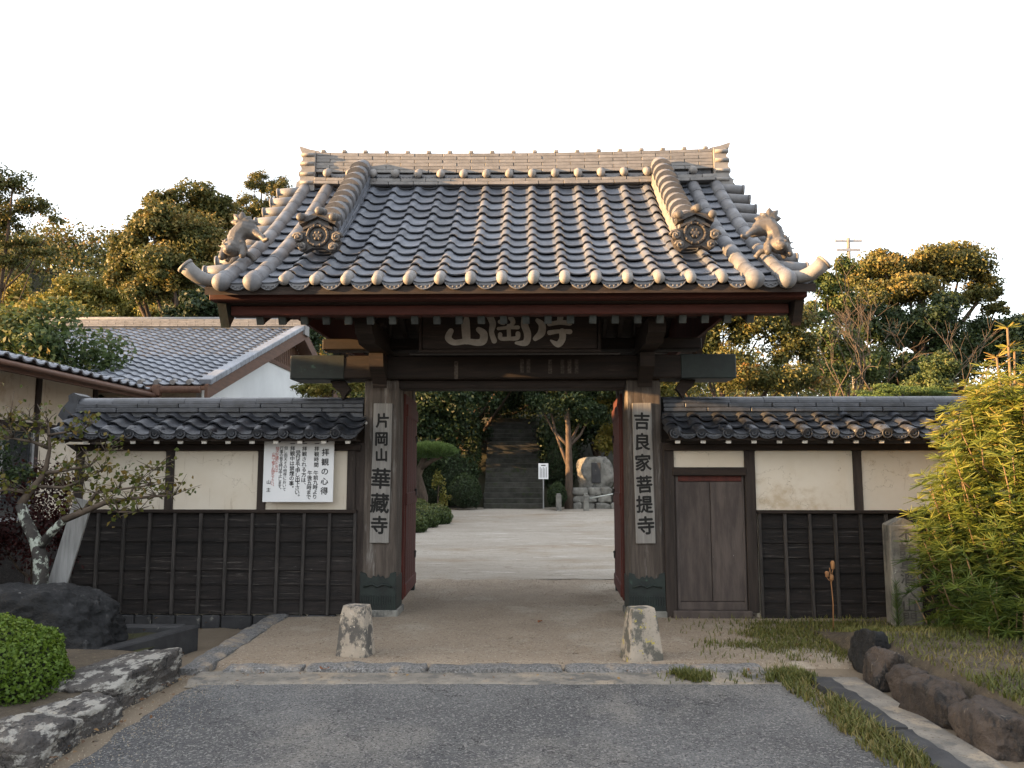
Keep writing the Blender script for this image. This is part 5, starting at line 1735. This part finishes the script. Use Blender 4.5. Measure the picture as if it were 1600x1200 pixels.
# ------------------------------------------------------------------ plants in front
# umbrella pine: whorls of long needles on upright shoots
def umbrella_pine():
    t = thing('umbrella_pine', 'bushy sunlit umbrella pine with long yellow-green needles in front of the wall', 'tree', (4.28, -1.75, .03))
    axis = np.array([0, 0, 0.0])
    tips, dirs = [], []
    shoots = []
    for i in range(330):                       # leading shoots that make the outline ragged
        h = rnd.uniform(0.0, 1)
        a = rnd.uniform(0, 2 * math.pi)
        rad = float(np.interp(h, [0, .15, .45, .75, .9, 1], [.64, .78, .80, .58, .40, .18]))
        lump = 1 + .30 * fbm((math.cos(a) * 1.5, math.sin(a) * 1.5, h * 3.4)) + rnd.gauss(0, .07)
        e = Vector((rad * math.cos(a) * lump, rad * math.sin(a) * .85 * lump, .06 + 2.15 * h + rnd.uniform(0, .22)))
        s = Vector((e.x * .55, e.y * .55, max(.02, e.z - rnd.uniform(.3, .55))))
        shoots.append((s, e))
        d = (e - s).normalized()
        k = rnd.randint(4, 6)
        for j in range(k):
            p = s.lerp(e, 1 - j * .17) + Vector((rnd.gauss(0, .012), rnd.gauss(0, .012), 0))
            tips.append(tuple(p)); dirs.append(np.array(tuple((d + Vector((0, 0, .6))).normalized())))
    for i in range(1900):                      # inner whorls
        h = rnd.uniform(0, .95); a = rnd.uniform(0, 6.283)
        rad = .8 * float(np.interp(h, [0, .15, .45, .75, .9, 1], [.6, .78, .8, .55, .36, .14])) * rnd.random() ** .4
        tips.append((rad * math.cos(a), rad * math.sin(a) * .85, .02 + 2.2 * h)); dirs.append(np.array([math.cos(a) * .5, math.sin(a) * .5, .8]))
    for (x, y, z) in ((.02, 0, 2.72), (.10, .05, 2.52), (.16, -.04, 2.50), (-.09, .0, 2.46), (.24, .02, 2.43), (-.02, .05, 2.40)):
        for k in range(2):
            tips.append((x, y, z - .17 * k)); dirs.append(np.array([0, 0, 1.0]))
    tips = np.array(tips); dirs = unit(np.array(dirs))
    K = 24
    N = len(tips)
    D = np.repeat(dirs, K, 0); T = np.repeat(tips, K, 0)
    sd = unit(np.cross(D, rng.normal(0, 1, (N * K, 3))))
    up = rng.uniform(.05, .75, (N * K, 1))
    nd = unit(sd + D * up)
    L = rng.uniform(.075, .135, (N * K, 1))
    wv = unit(np.cross(nd, rng.normal(0, 1, (N * K, 3)))) * .0040
    drp = np.array([0, 0, -1.0]) * L * .12
    V = np.stack([T - wv, T + wv, T + nd * L + drp + wv * .5, T + nd * L + drp - wv * .5], 1)
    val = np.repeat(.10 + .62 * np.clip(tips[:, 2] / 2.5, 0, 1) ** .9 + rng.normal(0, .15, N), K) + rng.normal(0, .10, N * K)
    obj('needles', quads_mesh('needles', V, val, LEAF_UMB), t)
    mb = MB()
    for s, e in shoots:
        if rnd.random() < .55:
            q_ = s.lerp(e, .5) + Vector((s.x * .12 + rnd.gauss(0, .03), s.y * .12, -.05))
            mb.tube([s, q_, s.lerp(e, .86)], [.007, .006, .004], 5)
    for (x, y, z) in ((.02, 0, 2.72), (.10, .05, 2.52), (.16, -.04, 2.50), (-.09, .0, 2.46), (.24, .02, 2.43)):
        mb.tube([(x * .5, y, 1.6), (x, y, z)], [.014, .009], 6)
    mb.tube([(0, 0, -.15), (.02, 0, .8), (.05, .02, 1.7)], [.05, .04, .02], 8)
    part('stems', mb, mat('pinkish_shoot', (.22, .15, .085), (.13, .09, .05), .9, 8, I3, bump=0), t, fix=False)
umbrella_pine()

# clipped round bush
def ball_bush(name, label, loc, r, n, size, m, lump=.07, group=None, cat='bush', inner=True):
    t = thing(name, label, cat, loc, 0, group)
    d = unit(rng.normal(0, 1, (n, 3)))
    d = d[d[:, 2] > -.75]
    f = np.array([1 + lump * fbm((q[0] * 2.2 + loc[0], q[1] * 2.2, q[2] * 2.2)) for q in d])
    pts = d * np.array(r) * (f * rng.uniform(.90, 1.03, len(d)))[:, None]
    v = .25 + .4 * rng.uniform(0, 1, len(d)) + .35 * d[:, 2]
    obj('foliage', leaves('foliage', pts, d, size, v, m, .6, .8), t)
    if inner:
        mb = MB(); mb.sphere((0, 0, 0), tuple(q * .86 for q in r), 20, 12)  # solid dark core paints in the shade between the leaves
        part('shaded_core', mb, LEAF_CORE, t)
    return t
LEAF_CORE = mat('shaded_core_fill', (.012, .018, .008), (.022, .028, .012), .95, 12, I3, bump=.6, bscale=30, bdist=.05)
ball_bush('clipped_bush', 'round clipped bright green bush in the lower corner bed', (-3.42, -3.28, .13), (.52, .52, .43), 26000, .028, LEAF_BOX, .10)

# small lichen-covered garden tree
def garden_tree():
    yb = -1.05
    b = P(66, 920, yb)
    t = thing('garden_tree', 'small lichen-spotted garden tree with sparse yellowing leaves before the wall', 'tree', (b.x, yb, .05))
    o = Vector((b.x, yb, .05))
    def q(px, py, dy=0.0):
        return P(px, py, yb + dy) - o
    mb = MB()
    mb.tube([Vector((0, 0, -.05)), q(64, 880), q(58, 850), q(40, 812, .02), q(32, 790, .05)], [.072, .066, .060, .050, .046], 10)
    mb.tube([q(62, 855), q(82, 830, -.05), q(100, 812, -.10)], [.045, .040, .036], 8)
    part('trunk', mb, BARK_L, t, fix=False)
    mb = MB()
    ends = []
    def br(pts, r0, r1, n=6):
        mb.tube(pts, [r0 + (r1 - r0) * i / (len(pts) - 1) for i in range(len(pts))], n)
        ends.extend(pts[1:])
    br([q(100, 812, -.10), q(130, 800, -.15), q(165, 785, -.2), q(200, 780, -.22), q(245, 775, -.2), q(272, 774, -.2)], .034, .006)
    br([q(130, 800, -.15), q(150, 770, -.1), q(185, 765, -.15), q(235, 758, -.2)], .022, .005)
    br([q(32, 790, .05), q(45, 770, .1), q(70, 740, .1), q(78, 700, .1), q(75, 660, .05)], .042, .008)
    br([q(70, 740, .1), q(100, 735, -.05), q(140, 728, -.1), q(165, 705, -.1)], .022, .004)
    br([q(75, 700, .1), q(50, 690, 0), q(20, 685, -.1), q(-20, 680, -.1)], .02, .004)
    br([q(45, 770, .1), q(15, 765, 0), q(-20, 768, -.1)], .022, .006)
    br([q(60, 760, .1), q(100, 762, .0), q(130, 750, -.05), q(160, 735, -.1)], .018, .004)
    br([q(75, 680, .05), q(105, 675, 0), q(135, 668, 0)], .014, .003)
    br([q(75, 665, .05), q(45, 655, 0), q(15, 660, -.05)], .014, .003)
    br([q(165, 785, -.2), q(185, 800, -.3), q(215, 800, -.32)], .014, .004)
    br([q(200, 780, -.22), q(212, 755, -.2), q(240, 735, -.15)], .010, .003)
    tw = []
    for e in list(ends):
        for k in range(9):
            d = Vector((rnd.gauss(0, .12), rnd.gauss(0, .1), rnd.gauss(.07, .07)))
            m_ = e + d * .5 + Vector((rnd.gauss(0, .015), 0, .01))
            mb.tube([e, m_, e + d], [.0045, .0035, .002], 4)
            tw.append(e + d); tw.append(m_)
    part('branches', mb, TWIG, t, fix=False)
    pts = np.array([tuple(rnd.choice(tw)) for _ in range(1000)]) + rng.normal(0, .035, (1000, 3))
    obj('leaves', leaves('leaves', pts, np.tile(np.array([[0, -.4, .6]]), (1000, 1)), .052, rng.uniform(0, .85, 1000), LEAF_QUIN, .75, .9), t)
garden_tree()
# dark planting and a red maple behind the garden tree
def shrub(name, label, cat, clumps, n, size, m, group=None, sub=10, subr=.45, aspect=.55, low=-.6):
    c0 = clumps[0]
    base = (c0[0], c0[1], min(c[2] - c[5] for c in clumps) - .05)
    top = (c0[0], c0[1], c0[2])
    return tree(name, label, cat, base, top, .03 + .02 * c0[3], clumps, n, size, m, group, sub, subr, aspect, low)
shrub('red_maple', 'dark red maple shrub behind the garden tree trunk', 'shrub', [(-5.2, .3, 1.1, .55, .4, .5), (-4.9, .3, .6, .5, .4, .4), (-5.5, .2, .7, .5, .4, .4)], 5200, .05, LEAF_RED)
shrub('dark_shrub', 'dark green shrub filling the picture edge behind the black rock', 'shrub', [(-5.55, -.9, .7, .5, .45, .75), (-5.3, -.4, 1.5, .55, .4, .35), (-5.9, -1.2, 1.1, .5, .5, .5)], 9000, .05, LEAF_DRK)
shrub('camellia_bush', 'glossy dark green bush rising beside the low house eave', 'bush', [(-8.0, 5.2, 3.35, 1.0, .8, .85), (-8.9, 5.4, 3.8, 1.2, .8, .9), (-8.3, 5.3, 2.4, 1.2, .8, 1.0)], 12000, .11, LEAF_EVG)
# pine seedling by the pillar
def seedling():
    p = G(1404, 990)
    t = thing('pine_seedling', 'thin young pine seedling in front of the inscribed stone pillar', 'plant', (p.x, p.y, 0.0))
    mb = MB(); mb.tube([(0, 0, -.02), (.01, 0, .2), (-.005, 0, .46)], [.005, .004, .002], 5); part('stem', mb, TWIG, t)
    n = 420
    h = rng.uniform(.04, .47, n); a = rng.uniform(0, 6.28, n)
    T = np.stack([0 * h, 0 * h, h], 1); nd = np.stack([np.cos(a), np.sin(a), 1.1 + 0 * a], 1); nd = unit(nd)
    L = (.09 * (1.1 - h))[:, None]
    wv = unit(np.cross(nd, rng.normal(0, 1, (n, 3)))) * .0016
    obj('needles', quads_mesh('needles', np.stack([T - wv, T + wv, T + nd * L + wv * .4, T + nd * L - wv * .4], 1), rng.uniform(0, .4, n), LEAF_PINE), t)
seedling()
# climbing sprig on the garden tree's left
# ------------------------------------------------------------------ courtyard plants
def pine_pads():
    t = thing('cloud_pruned_pine', 'pruned pine with a flat bright needle pad just inside the open gate', 'tree', (-2.55, 14.0, .22))
    mb = MB(); mb.tube([(0, 0, -.2), (.05, 0, .6), (-.12, .05, 1.2), (.1, 0, 1.7)], [.17, .15, .13, .09], 9)
    mb.tube([(.0, 0, 1.4), (.3, -.1, 1.6), (.6, -.1, 1.72)], [.08, .06, .03], 7)
    part('trunk', mb, BARK, t, fix=False)
    for i, (x, y, z, rx, ry, rz_, n) in enumerate(((.25, -.1, 1.86, .72, .6, .20, 9000), (-.9, .1, 2.2, .6, .5, .2, 4000))):
        d = unit(rng.normal(0, 1, (n, 3)) * np.array([1, 1, .8]) + np.array([0, 0, .35]))
        f = np.array([1 + .18 * fbm((q[0] * 3, q[1] * 3, q[2] * 2 + i)) for q in d])
        T = np.array([x, y, z]) + d * np.array([rx, ry, rz_]) * (f * rng.uniform(.75, 1, n))[:, None]
        nd = unit(d * .5 + np.array([0, 0, .9]) + rng.normal(0, .35, (n, 3)))
        L = rng.uniform(.07, .13, (n, 1)); wv = unit(np.cross(nd, rng.normal(0, 1, (n, 3)))) * .009
        obj('needle_pad', quads_mesh('needle_pad', np.stack([T - wv, T + wv, T + nd * L + wv * .4, T + nd * L - wv * .4], 1), .3 + .5 * d[:, 2] + rng.normal(0, .15, n), LEAF_PINE), t)
pine_pads()
for i, (px, py, Y, r, lab) in enumerate(((655, 790, 13.2, .50, 'clipped azalea mound highest in the row inside the gate'), (688, 796, 12.2, .42, 'clipped azalea mound nearest the courtyard sand inside the gate'),
                                         (666, 808, 11.2, .44, 'clipped azalea mound in the middle of the row inside the gate'), (652, 823, 10.0, .36, 'clipped azalea mound lowest in the row beside the door leaf'))):
    p = P(px, py, Y)
    ball_bush('azalea_mound', lab, (p.x - .12, Y, court_z(0, Y) + r * .45), (r, r, r * .72), 3600, .055, LEAF_EVG, .12, 'clipped azalea mounds inside the gate')
shrub('yellow_shrub', 'thin yellow-green shrub under the pruned pine inside the gate', 'shrub', [(-2.0, 13.4, 1.15, .18, .18, .45), (-1.85, 13.3, .75, .2, .2, .3)], 520, .075, LEAF_YEL)
for i, (a, lab) in enumerate((((-1.55, 17.6, .85, .55, .5, .6), 'dark clipped hedge at the near foot of the stairway'), ((1.45, 17.5, .75, .30, .4, .42), 'small dark clipped bush beside the courtyard sign'))):
    ball_bush('clipped_hedge', lab, a[:3], a[3:], 4200, .06, LEAF_DRK, .15)
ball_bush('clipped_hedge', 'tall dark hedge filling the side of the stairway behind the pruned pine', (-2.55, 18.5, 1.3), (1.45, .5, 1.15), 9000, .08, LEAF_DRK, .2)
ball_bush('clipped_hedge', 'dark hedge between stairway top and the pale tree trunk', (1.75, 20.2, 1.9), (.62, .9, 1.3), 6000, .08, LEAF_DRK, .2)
tree('camellia_tree', 'dense glossy dark tree filling the view left of the stairway through the gate', 'tree', (-3.0, 19.0, .2), (-3.0, 19.0, 3.4), .16,
     [(-2.5, 18.6, 3.9, 1.7, 1.3, 1.6), (-4.4, 19.5, 4.3, 2.0, 1.4, 1.9), (-1.6, 19.6, 4.6, 1.3, 1.2, 1.2), (-3.0, 18.4, 2.0, 1.5, 1.0, 1.2), (-5.0, 18.8, 2.0, 1.6, 1.0, 1.4), (-3.4, 18.2, 3.1, 1.4, .8, .9), (-1.9, 18.9, 3.1, .9, .7, 1.0), (-4.6, 22.5, 4.6, 2.6, 1.2, 2.2)], 52000, .13, LEAF_DRK, None, 18)
tree('pale_trunk_pine', 'tree with bare pale trunk and dark branches right of the stairway', 'tree', (1.86, 18.0, .3), (1.8, 18.3, 4.6), .13,
     [(1.1, 18.6, 4.6, 1.1, .9, .55), (2.6, 18.8, 4.3, 1.2, .9, .6), (1.5, 19.0, 5.3, 1.5, 1.0, .7), (1.7, 18.2, 3.75, .95, .5, .50), (2.7, 18.5, 3.5, .8, .5, .55), (.9, 18.7, 3.9, .8, .5, .45)], 24000, .12, LEAF_DRK, None, 12, .42, .4)
tree('bright_bamboo_tree', 'yellow-green leafy tree behind the memorial stone', 'tree', (4.4, 20.0, .3), (4.3, 20.0, 4.2), .12,
     [(3.9, 19.6, 4.0, .95, .8, 1.2), (4.9, 20.2, 4.6, 1.3, 1.0, 1.3), (3.6, 20, 2.6, .8, .7, .7)], 12000, .14, LEAF_YEL, None, 14)
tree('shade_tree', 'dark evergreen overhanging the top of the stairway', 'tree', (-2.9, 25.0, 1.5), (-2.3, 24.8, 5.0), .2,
     [(0, 24.6, 6.2, 2.6, 1.6, 1.7), (-2.4, 25.5, 5.6, 2.2, 1.6, 2.2), (2.6, 25.0, 5.4, 2.0, 1.5, 2.0), (1.9, 22.4, 3.0, 1.1, 1.0, 1.5), (-1.8, 22.4, 3.0, 1.0, 1.0, 1.6), (0.1, 27.5, 4.4, 2.4, 1.0, 2.2), (0, 20.6, 5.3, 1.9, 1.2, .6), (0, 22.6, 5.6, 2.2, 1.3, .7), (1.5, 20.8, 2.3, .45, 1.1, 1.2), (-1.45, 20.8, 2.2, .4, 1.1, 1.2), (.2, 19.6, 4.7, 1.7, .8, .55), (-1.5, 19.4, 4.4, 1.0, .7, .8), (0, 24.0, 4.6, 1.6, .8, 1.6)], 62000, .14, LEAF_DRK, None, 18)  # clumps over the stairs, unseen above the lintel, added to darken them
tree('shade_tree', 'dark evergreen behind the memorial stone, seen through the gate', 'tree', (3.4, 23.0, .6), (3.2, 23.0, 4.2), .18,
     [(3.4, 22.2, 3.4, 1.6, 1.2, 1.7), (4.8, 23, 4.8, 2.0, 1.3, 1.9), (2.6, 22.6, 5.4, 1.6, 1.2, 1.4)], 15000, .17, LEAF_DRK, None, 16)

# ------------------------------------------------------------------ background trees, left
def at(px, py, Y, r):
    p = P(px, py, Y)
    return (p.x, p.y, p.z, *r)
def px_tree(name, label, Y, base_px, spots, n, size, m, r0, group, sub=18, subr=.40, aspect=.55, zb=None, low=-.55):
    """spots: (px, py, rx_px, rz_px, dy)"""
    k = (Y + CD) / F
    cl = []
    for (px, py, rx, rz_, dy) in spots:
        p = P(px, py, Y + dy)
        cl.append((p.x, p.y, p.z, rx * k, rx * k * .8, rz_ * k))
    b = P(base_px, 700, Y)
    zb = hill_h(b.x, Y) if zb is None else zb
    zb = max(zb, -.1)
    top = Vector(cl[0][:3])
    return tree(name, label, 'tree', (b.x, Y, zb), top, r0, cl, n, size, m, group, sub, subr, aspect, low)
BG = 'trees behind the gate and walls'
px_tree('broadleaf_tree', 'large rounded evergreen lit gold on one side, behind the gate roof corner', 19, 300,
        [(300, 380, 70, 58, 0), (235, 355, 45, 40, -1), (260, 330, 48, 34, .5), (315, 320, 55, 36, 1), (205, 395, 42, 46, -.5), (195, 430, 34, 40, -.5), (270, 420, 62, 42, -1.5), (350, 345, 44, 38, 1), (345, 410, 62, 48, 0), (400, 400, 45, 60, 1), (240, 450, 55, 35, -1)], 72000, .13, LEAF_SUNLIT, .32, BG, 22, .36)
px_tree('cypress_tree', 'ragged cypress rising between rounded evergreen and gate ridge', 22, 412,
        [(410, 330, 34, 34, 0), (425, 295, 26, 26, 0), (398, 288, 22, 20, 0), (442, 305, 18, 26, 0), (385, 318, 24, 18, 0), (408, 276, 14, 13, 0), (420, 370, 44, 40, 0), (445, 345, 32, 36, 0), (380, 350, 30, 26, 0)], 24000, .12, LEAF_SUNLIT, .2, BG, 14, .38, .3)
px_tree('dark_tree', 'dark shaded tree behind the house ridge below the rounded evergreen', 17, 400,
        [(330, 480, 55, 42, 0), (400, 480, 55, 60, 0), (455, 520, 50, 60, .5), (470, 470, 50, 50, 1), (290, 500, 40, 30, 0)], 22000, .15, LEAF_DRK, .22, BG, 16)
px_tree('overhanging_tree', 'brownish tree with sparse hanging sprays at the picture edge', 27, -60,
        [(20, 290, 38, 30, 0), (55, 325, 36, 26, 0), (0, 340, 45, 30, 0), (-30, 300, 50, 50, 0), (88, 345, 14, 9, 0), (30, 380, 40, 16, 0), (60, 395, 34, 12, 0), (15, 410, 26, 14, 0), (-50, 380, 60, 60, 0)], 15000, .15, LEAF_AUT, .10, BG, 14, .38)
px_tree('sunlit_bush', 'tall yellow-green sunlit bush below the hillside', 27, 110,
        [(110, 470, 50, 34, 0), (60, 490, 45, 30, 0), (165, 460, 50, 40, 1), (215, 480, 45, 40, 1), (30, 465, 40, 36, 2), (140, 505, 60, 24, -1), (250, 500, 40, 30, 0)], 22000, .17, LEAF_YEL, .15, BG, 16)
px_tree('leafy_bush', 'bush with yellow leaves glimpsed under the lintel end over the plank wall', 8, 520,
        [(520, 608, 40, 18, 0), (550, 600, 28, 22, .5), (490, 612, 30, 14, 0)], 5200, .075, LEAF_YEL, .05, BG, 10, zb=0)
# wooded far hill
cl = []
for i in range(330):
    x = rnd.uniform(-95, 60); y = rnd.uniform(34, 100)
    r = rnd.uniform(1.8, 3.4)
    cl.append((x, y, max(0, hill_h(x, y)) + r * .75, r * 1.15, r * 1.15, r))
for i in range(170):
    x = rnd.uniform(-66, -16); y = rnd.uniform(38, 84)
    r = rnd.uniform(1.7, 2.8)
    cl.append((x, y, max(0, hill_h(x, y)) + r * .7, r * 1.2, r * 1.2, r))
pts, nr, v = crown_points(cl, 230000, 11, .45)
o = obj('hillside_wood', leaves('hillside_wood', pts, nr, .36, v, LEAF_AUT, .6)); o['kind'] = 'stuff'
tag(o, 'distant wooded hillside turning gold in the low sun', 'woods')
# ------------------------------------------------------------------ background trees, right
px_tree('umbrella_crowned_tree', 'broad spreading tree with golden sunlit top over the wall', 24, 1440,
        [(1440, 425, 80, 34, 0), (1380, 420, 48, 30, 0), (1500, 425, 55, 36, 0), (1540, 455, 34, 34, 0), (1345, 440, 36, 34, 0), (1480, 405, 60, 22, 1), (1420, 455, 66, 28, -1), (1555, 485, 22, 16, 0), (1365, 475, 46, 32, -1), (1500, 470, 40, 16, 0)], 50000, .14, LEAF_SUNLIT, .34, BG, 18, .38)
px_tree('dark_tree', 'dark green tree mass under the broad golden crown', 22, 1450,
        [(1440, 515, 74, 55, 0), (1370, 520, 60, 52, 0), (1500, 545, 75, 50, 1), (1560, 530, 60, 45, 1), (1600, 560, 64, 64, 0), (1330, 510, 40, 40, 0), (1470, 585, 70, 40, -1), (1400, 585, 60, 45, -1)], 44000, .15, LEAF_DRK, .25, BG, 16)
px_tree('autumn_tree', 'leafy bush with orange and yellow leaves beside the gate eave', 15, 1150,
        [(1120, 490, 44, 34, 0), (1180, 492, 44, 32, 0), (1235, 505, 40, 34, 0), (1130, 510, 48, 44, 0), (1190, 520, 52, 44, 0), (1240, 550, 50, 48, 0), (1110, 570, 46, 50, 0), (1170, 590, 60, 44, -.5), (1230, 600, 60, 34, -.5), (1090, 525, 34, 40, 0), (1060, 590, 36, 34, 0)], 52000, .10, LEAF_AUT, .12, BG, 18)
px_tree('green_tree', 'mid green tree behind the bare branches over the right wall', 19, 1330,
        [(1300, 545, 44, 40, 0), (1340, 570, 46, 44, 0), (1290, 590, 50, 36, 0), (1270, 500, 38, 34, 1), (1290, 450, 32, 30, 2), (1320, 420, 24, 22, 2), (1310, 480, 36, 34, 2)], 24000, .13, LEAF_EVG, .14, BG, 16)
px_tree('far_tree', 'small far golden tree at the picture edge beyond the umbrella pine', 40, 1610,
        [(1600, 510, 26, 26, 0), (1640, 490, 40, 40, 0)], 3500, .25, LEAF_AUT, .2, BG, 12, zb=0)
px_tree('cone_shrub', 'pale green rounded shrub above the wall ridge near the umbrella pine', 12, 1465,
        [(1462, 585, 38, 28, 0), (1450, 605, 44, 22, 0), (1475, 565, 20, 18, 0)], 9000, .075, LEAF_EVG, .06, BG, 12, zb=0)
px_tree('clipped_pine', 'flat-topped clipped green pine just above the wall ridge', 9, 1410,
        [(1410, 612, 66, 12, 0), (1370, 618, 40, 12, 0), (1450, 616, 40, 12, 0)], 10000, .06, LEAF_PINE, .06, BG, 14, .3, .25, zb=0)
def bare_tree():
    b = P(1335, 620, 17)
    t = thing('bare_tree', 'leafless grey twiggy tree among the green trees over the wall', 'tree', (b.x, 17, 0))
    mb = MB()
    def grow(p, d, L, r, lev):
        q = p + d * L
        m_ = (p + q) / 2 + Vector((rnd.gauss(0, .04), rnd.gauss(0, .04), 0)) * L
        mb.tube([p, m_, q], [r, r * .85, r * .68], 6 if lev < 2 else 4, cap=False)
        if lev >= 6:
            return
        for k in range(2 if lev < 2 else rnd.choice((2, 2, 3))):
            dd = (d + Vector((rnd.gauss(0, .42), rnd.gauss(0, .35), rnd.gauss(.06, .25)))).normalized()
            grow(q, dd, L * rnd.uniform(.66, .88), r * .66, lev + 1)
    for s in (-.25, 0.0, .3):
        grow(Vector((s * .5, 0, 0)), Vector((s, 0, 1)).normalized(), 2.0, .06, 0)
    part('branches', mb, TWIG, t, fix=False)
bare_tree()
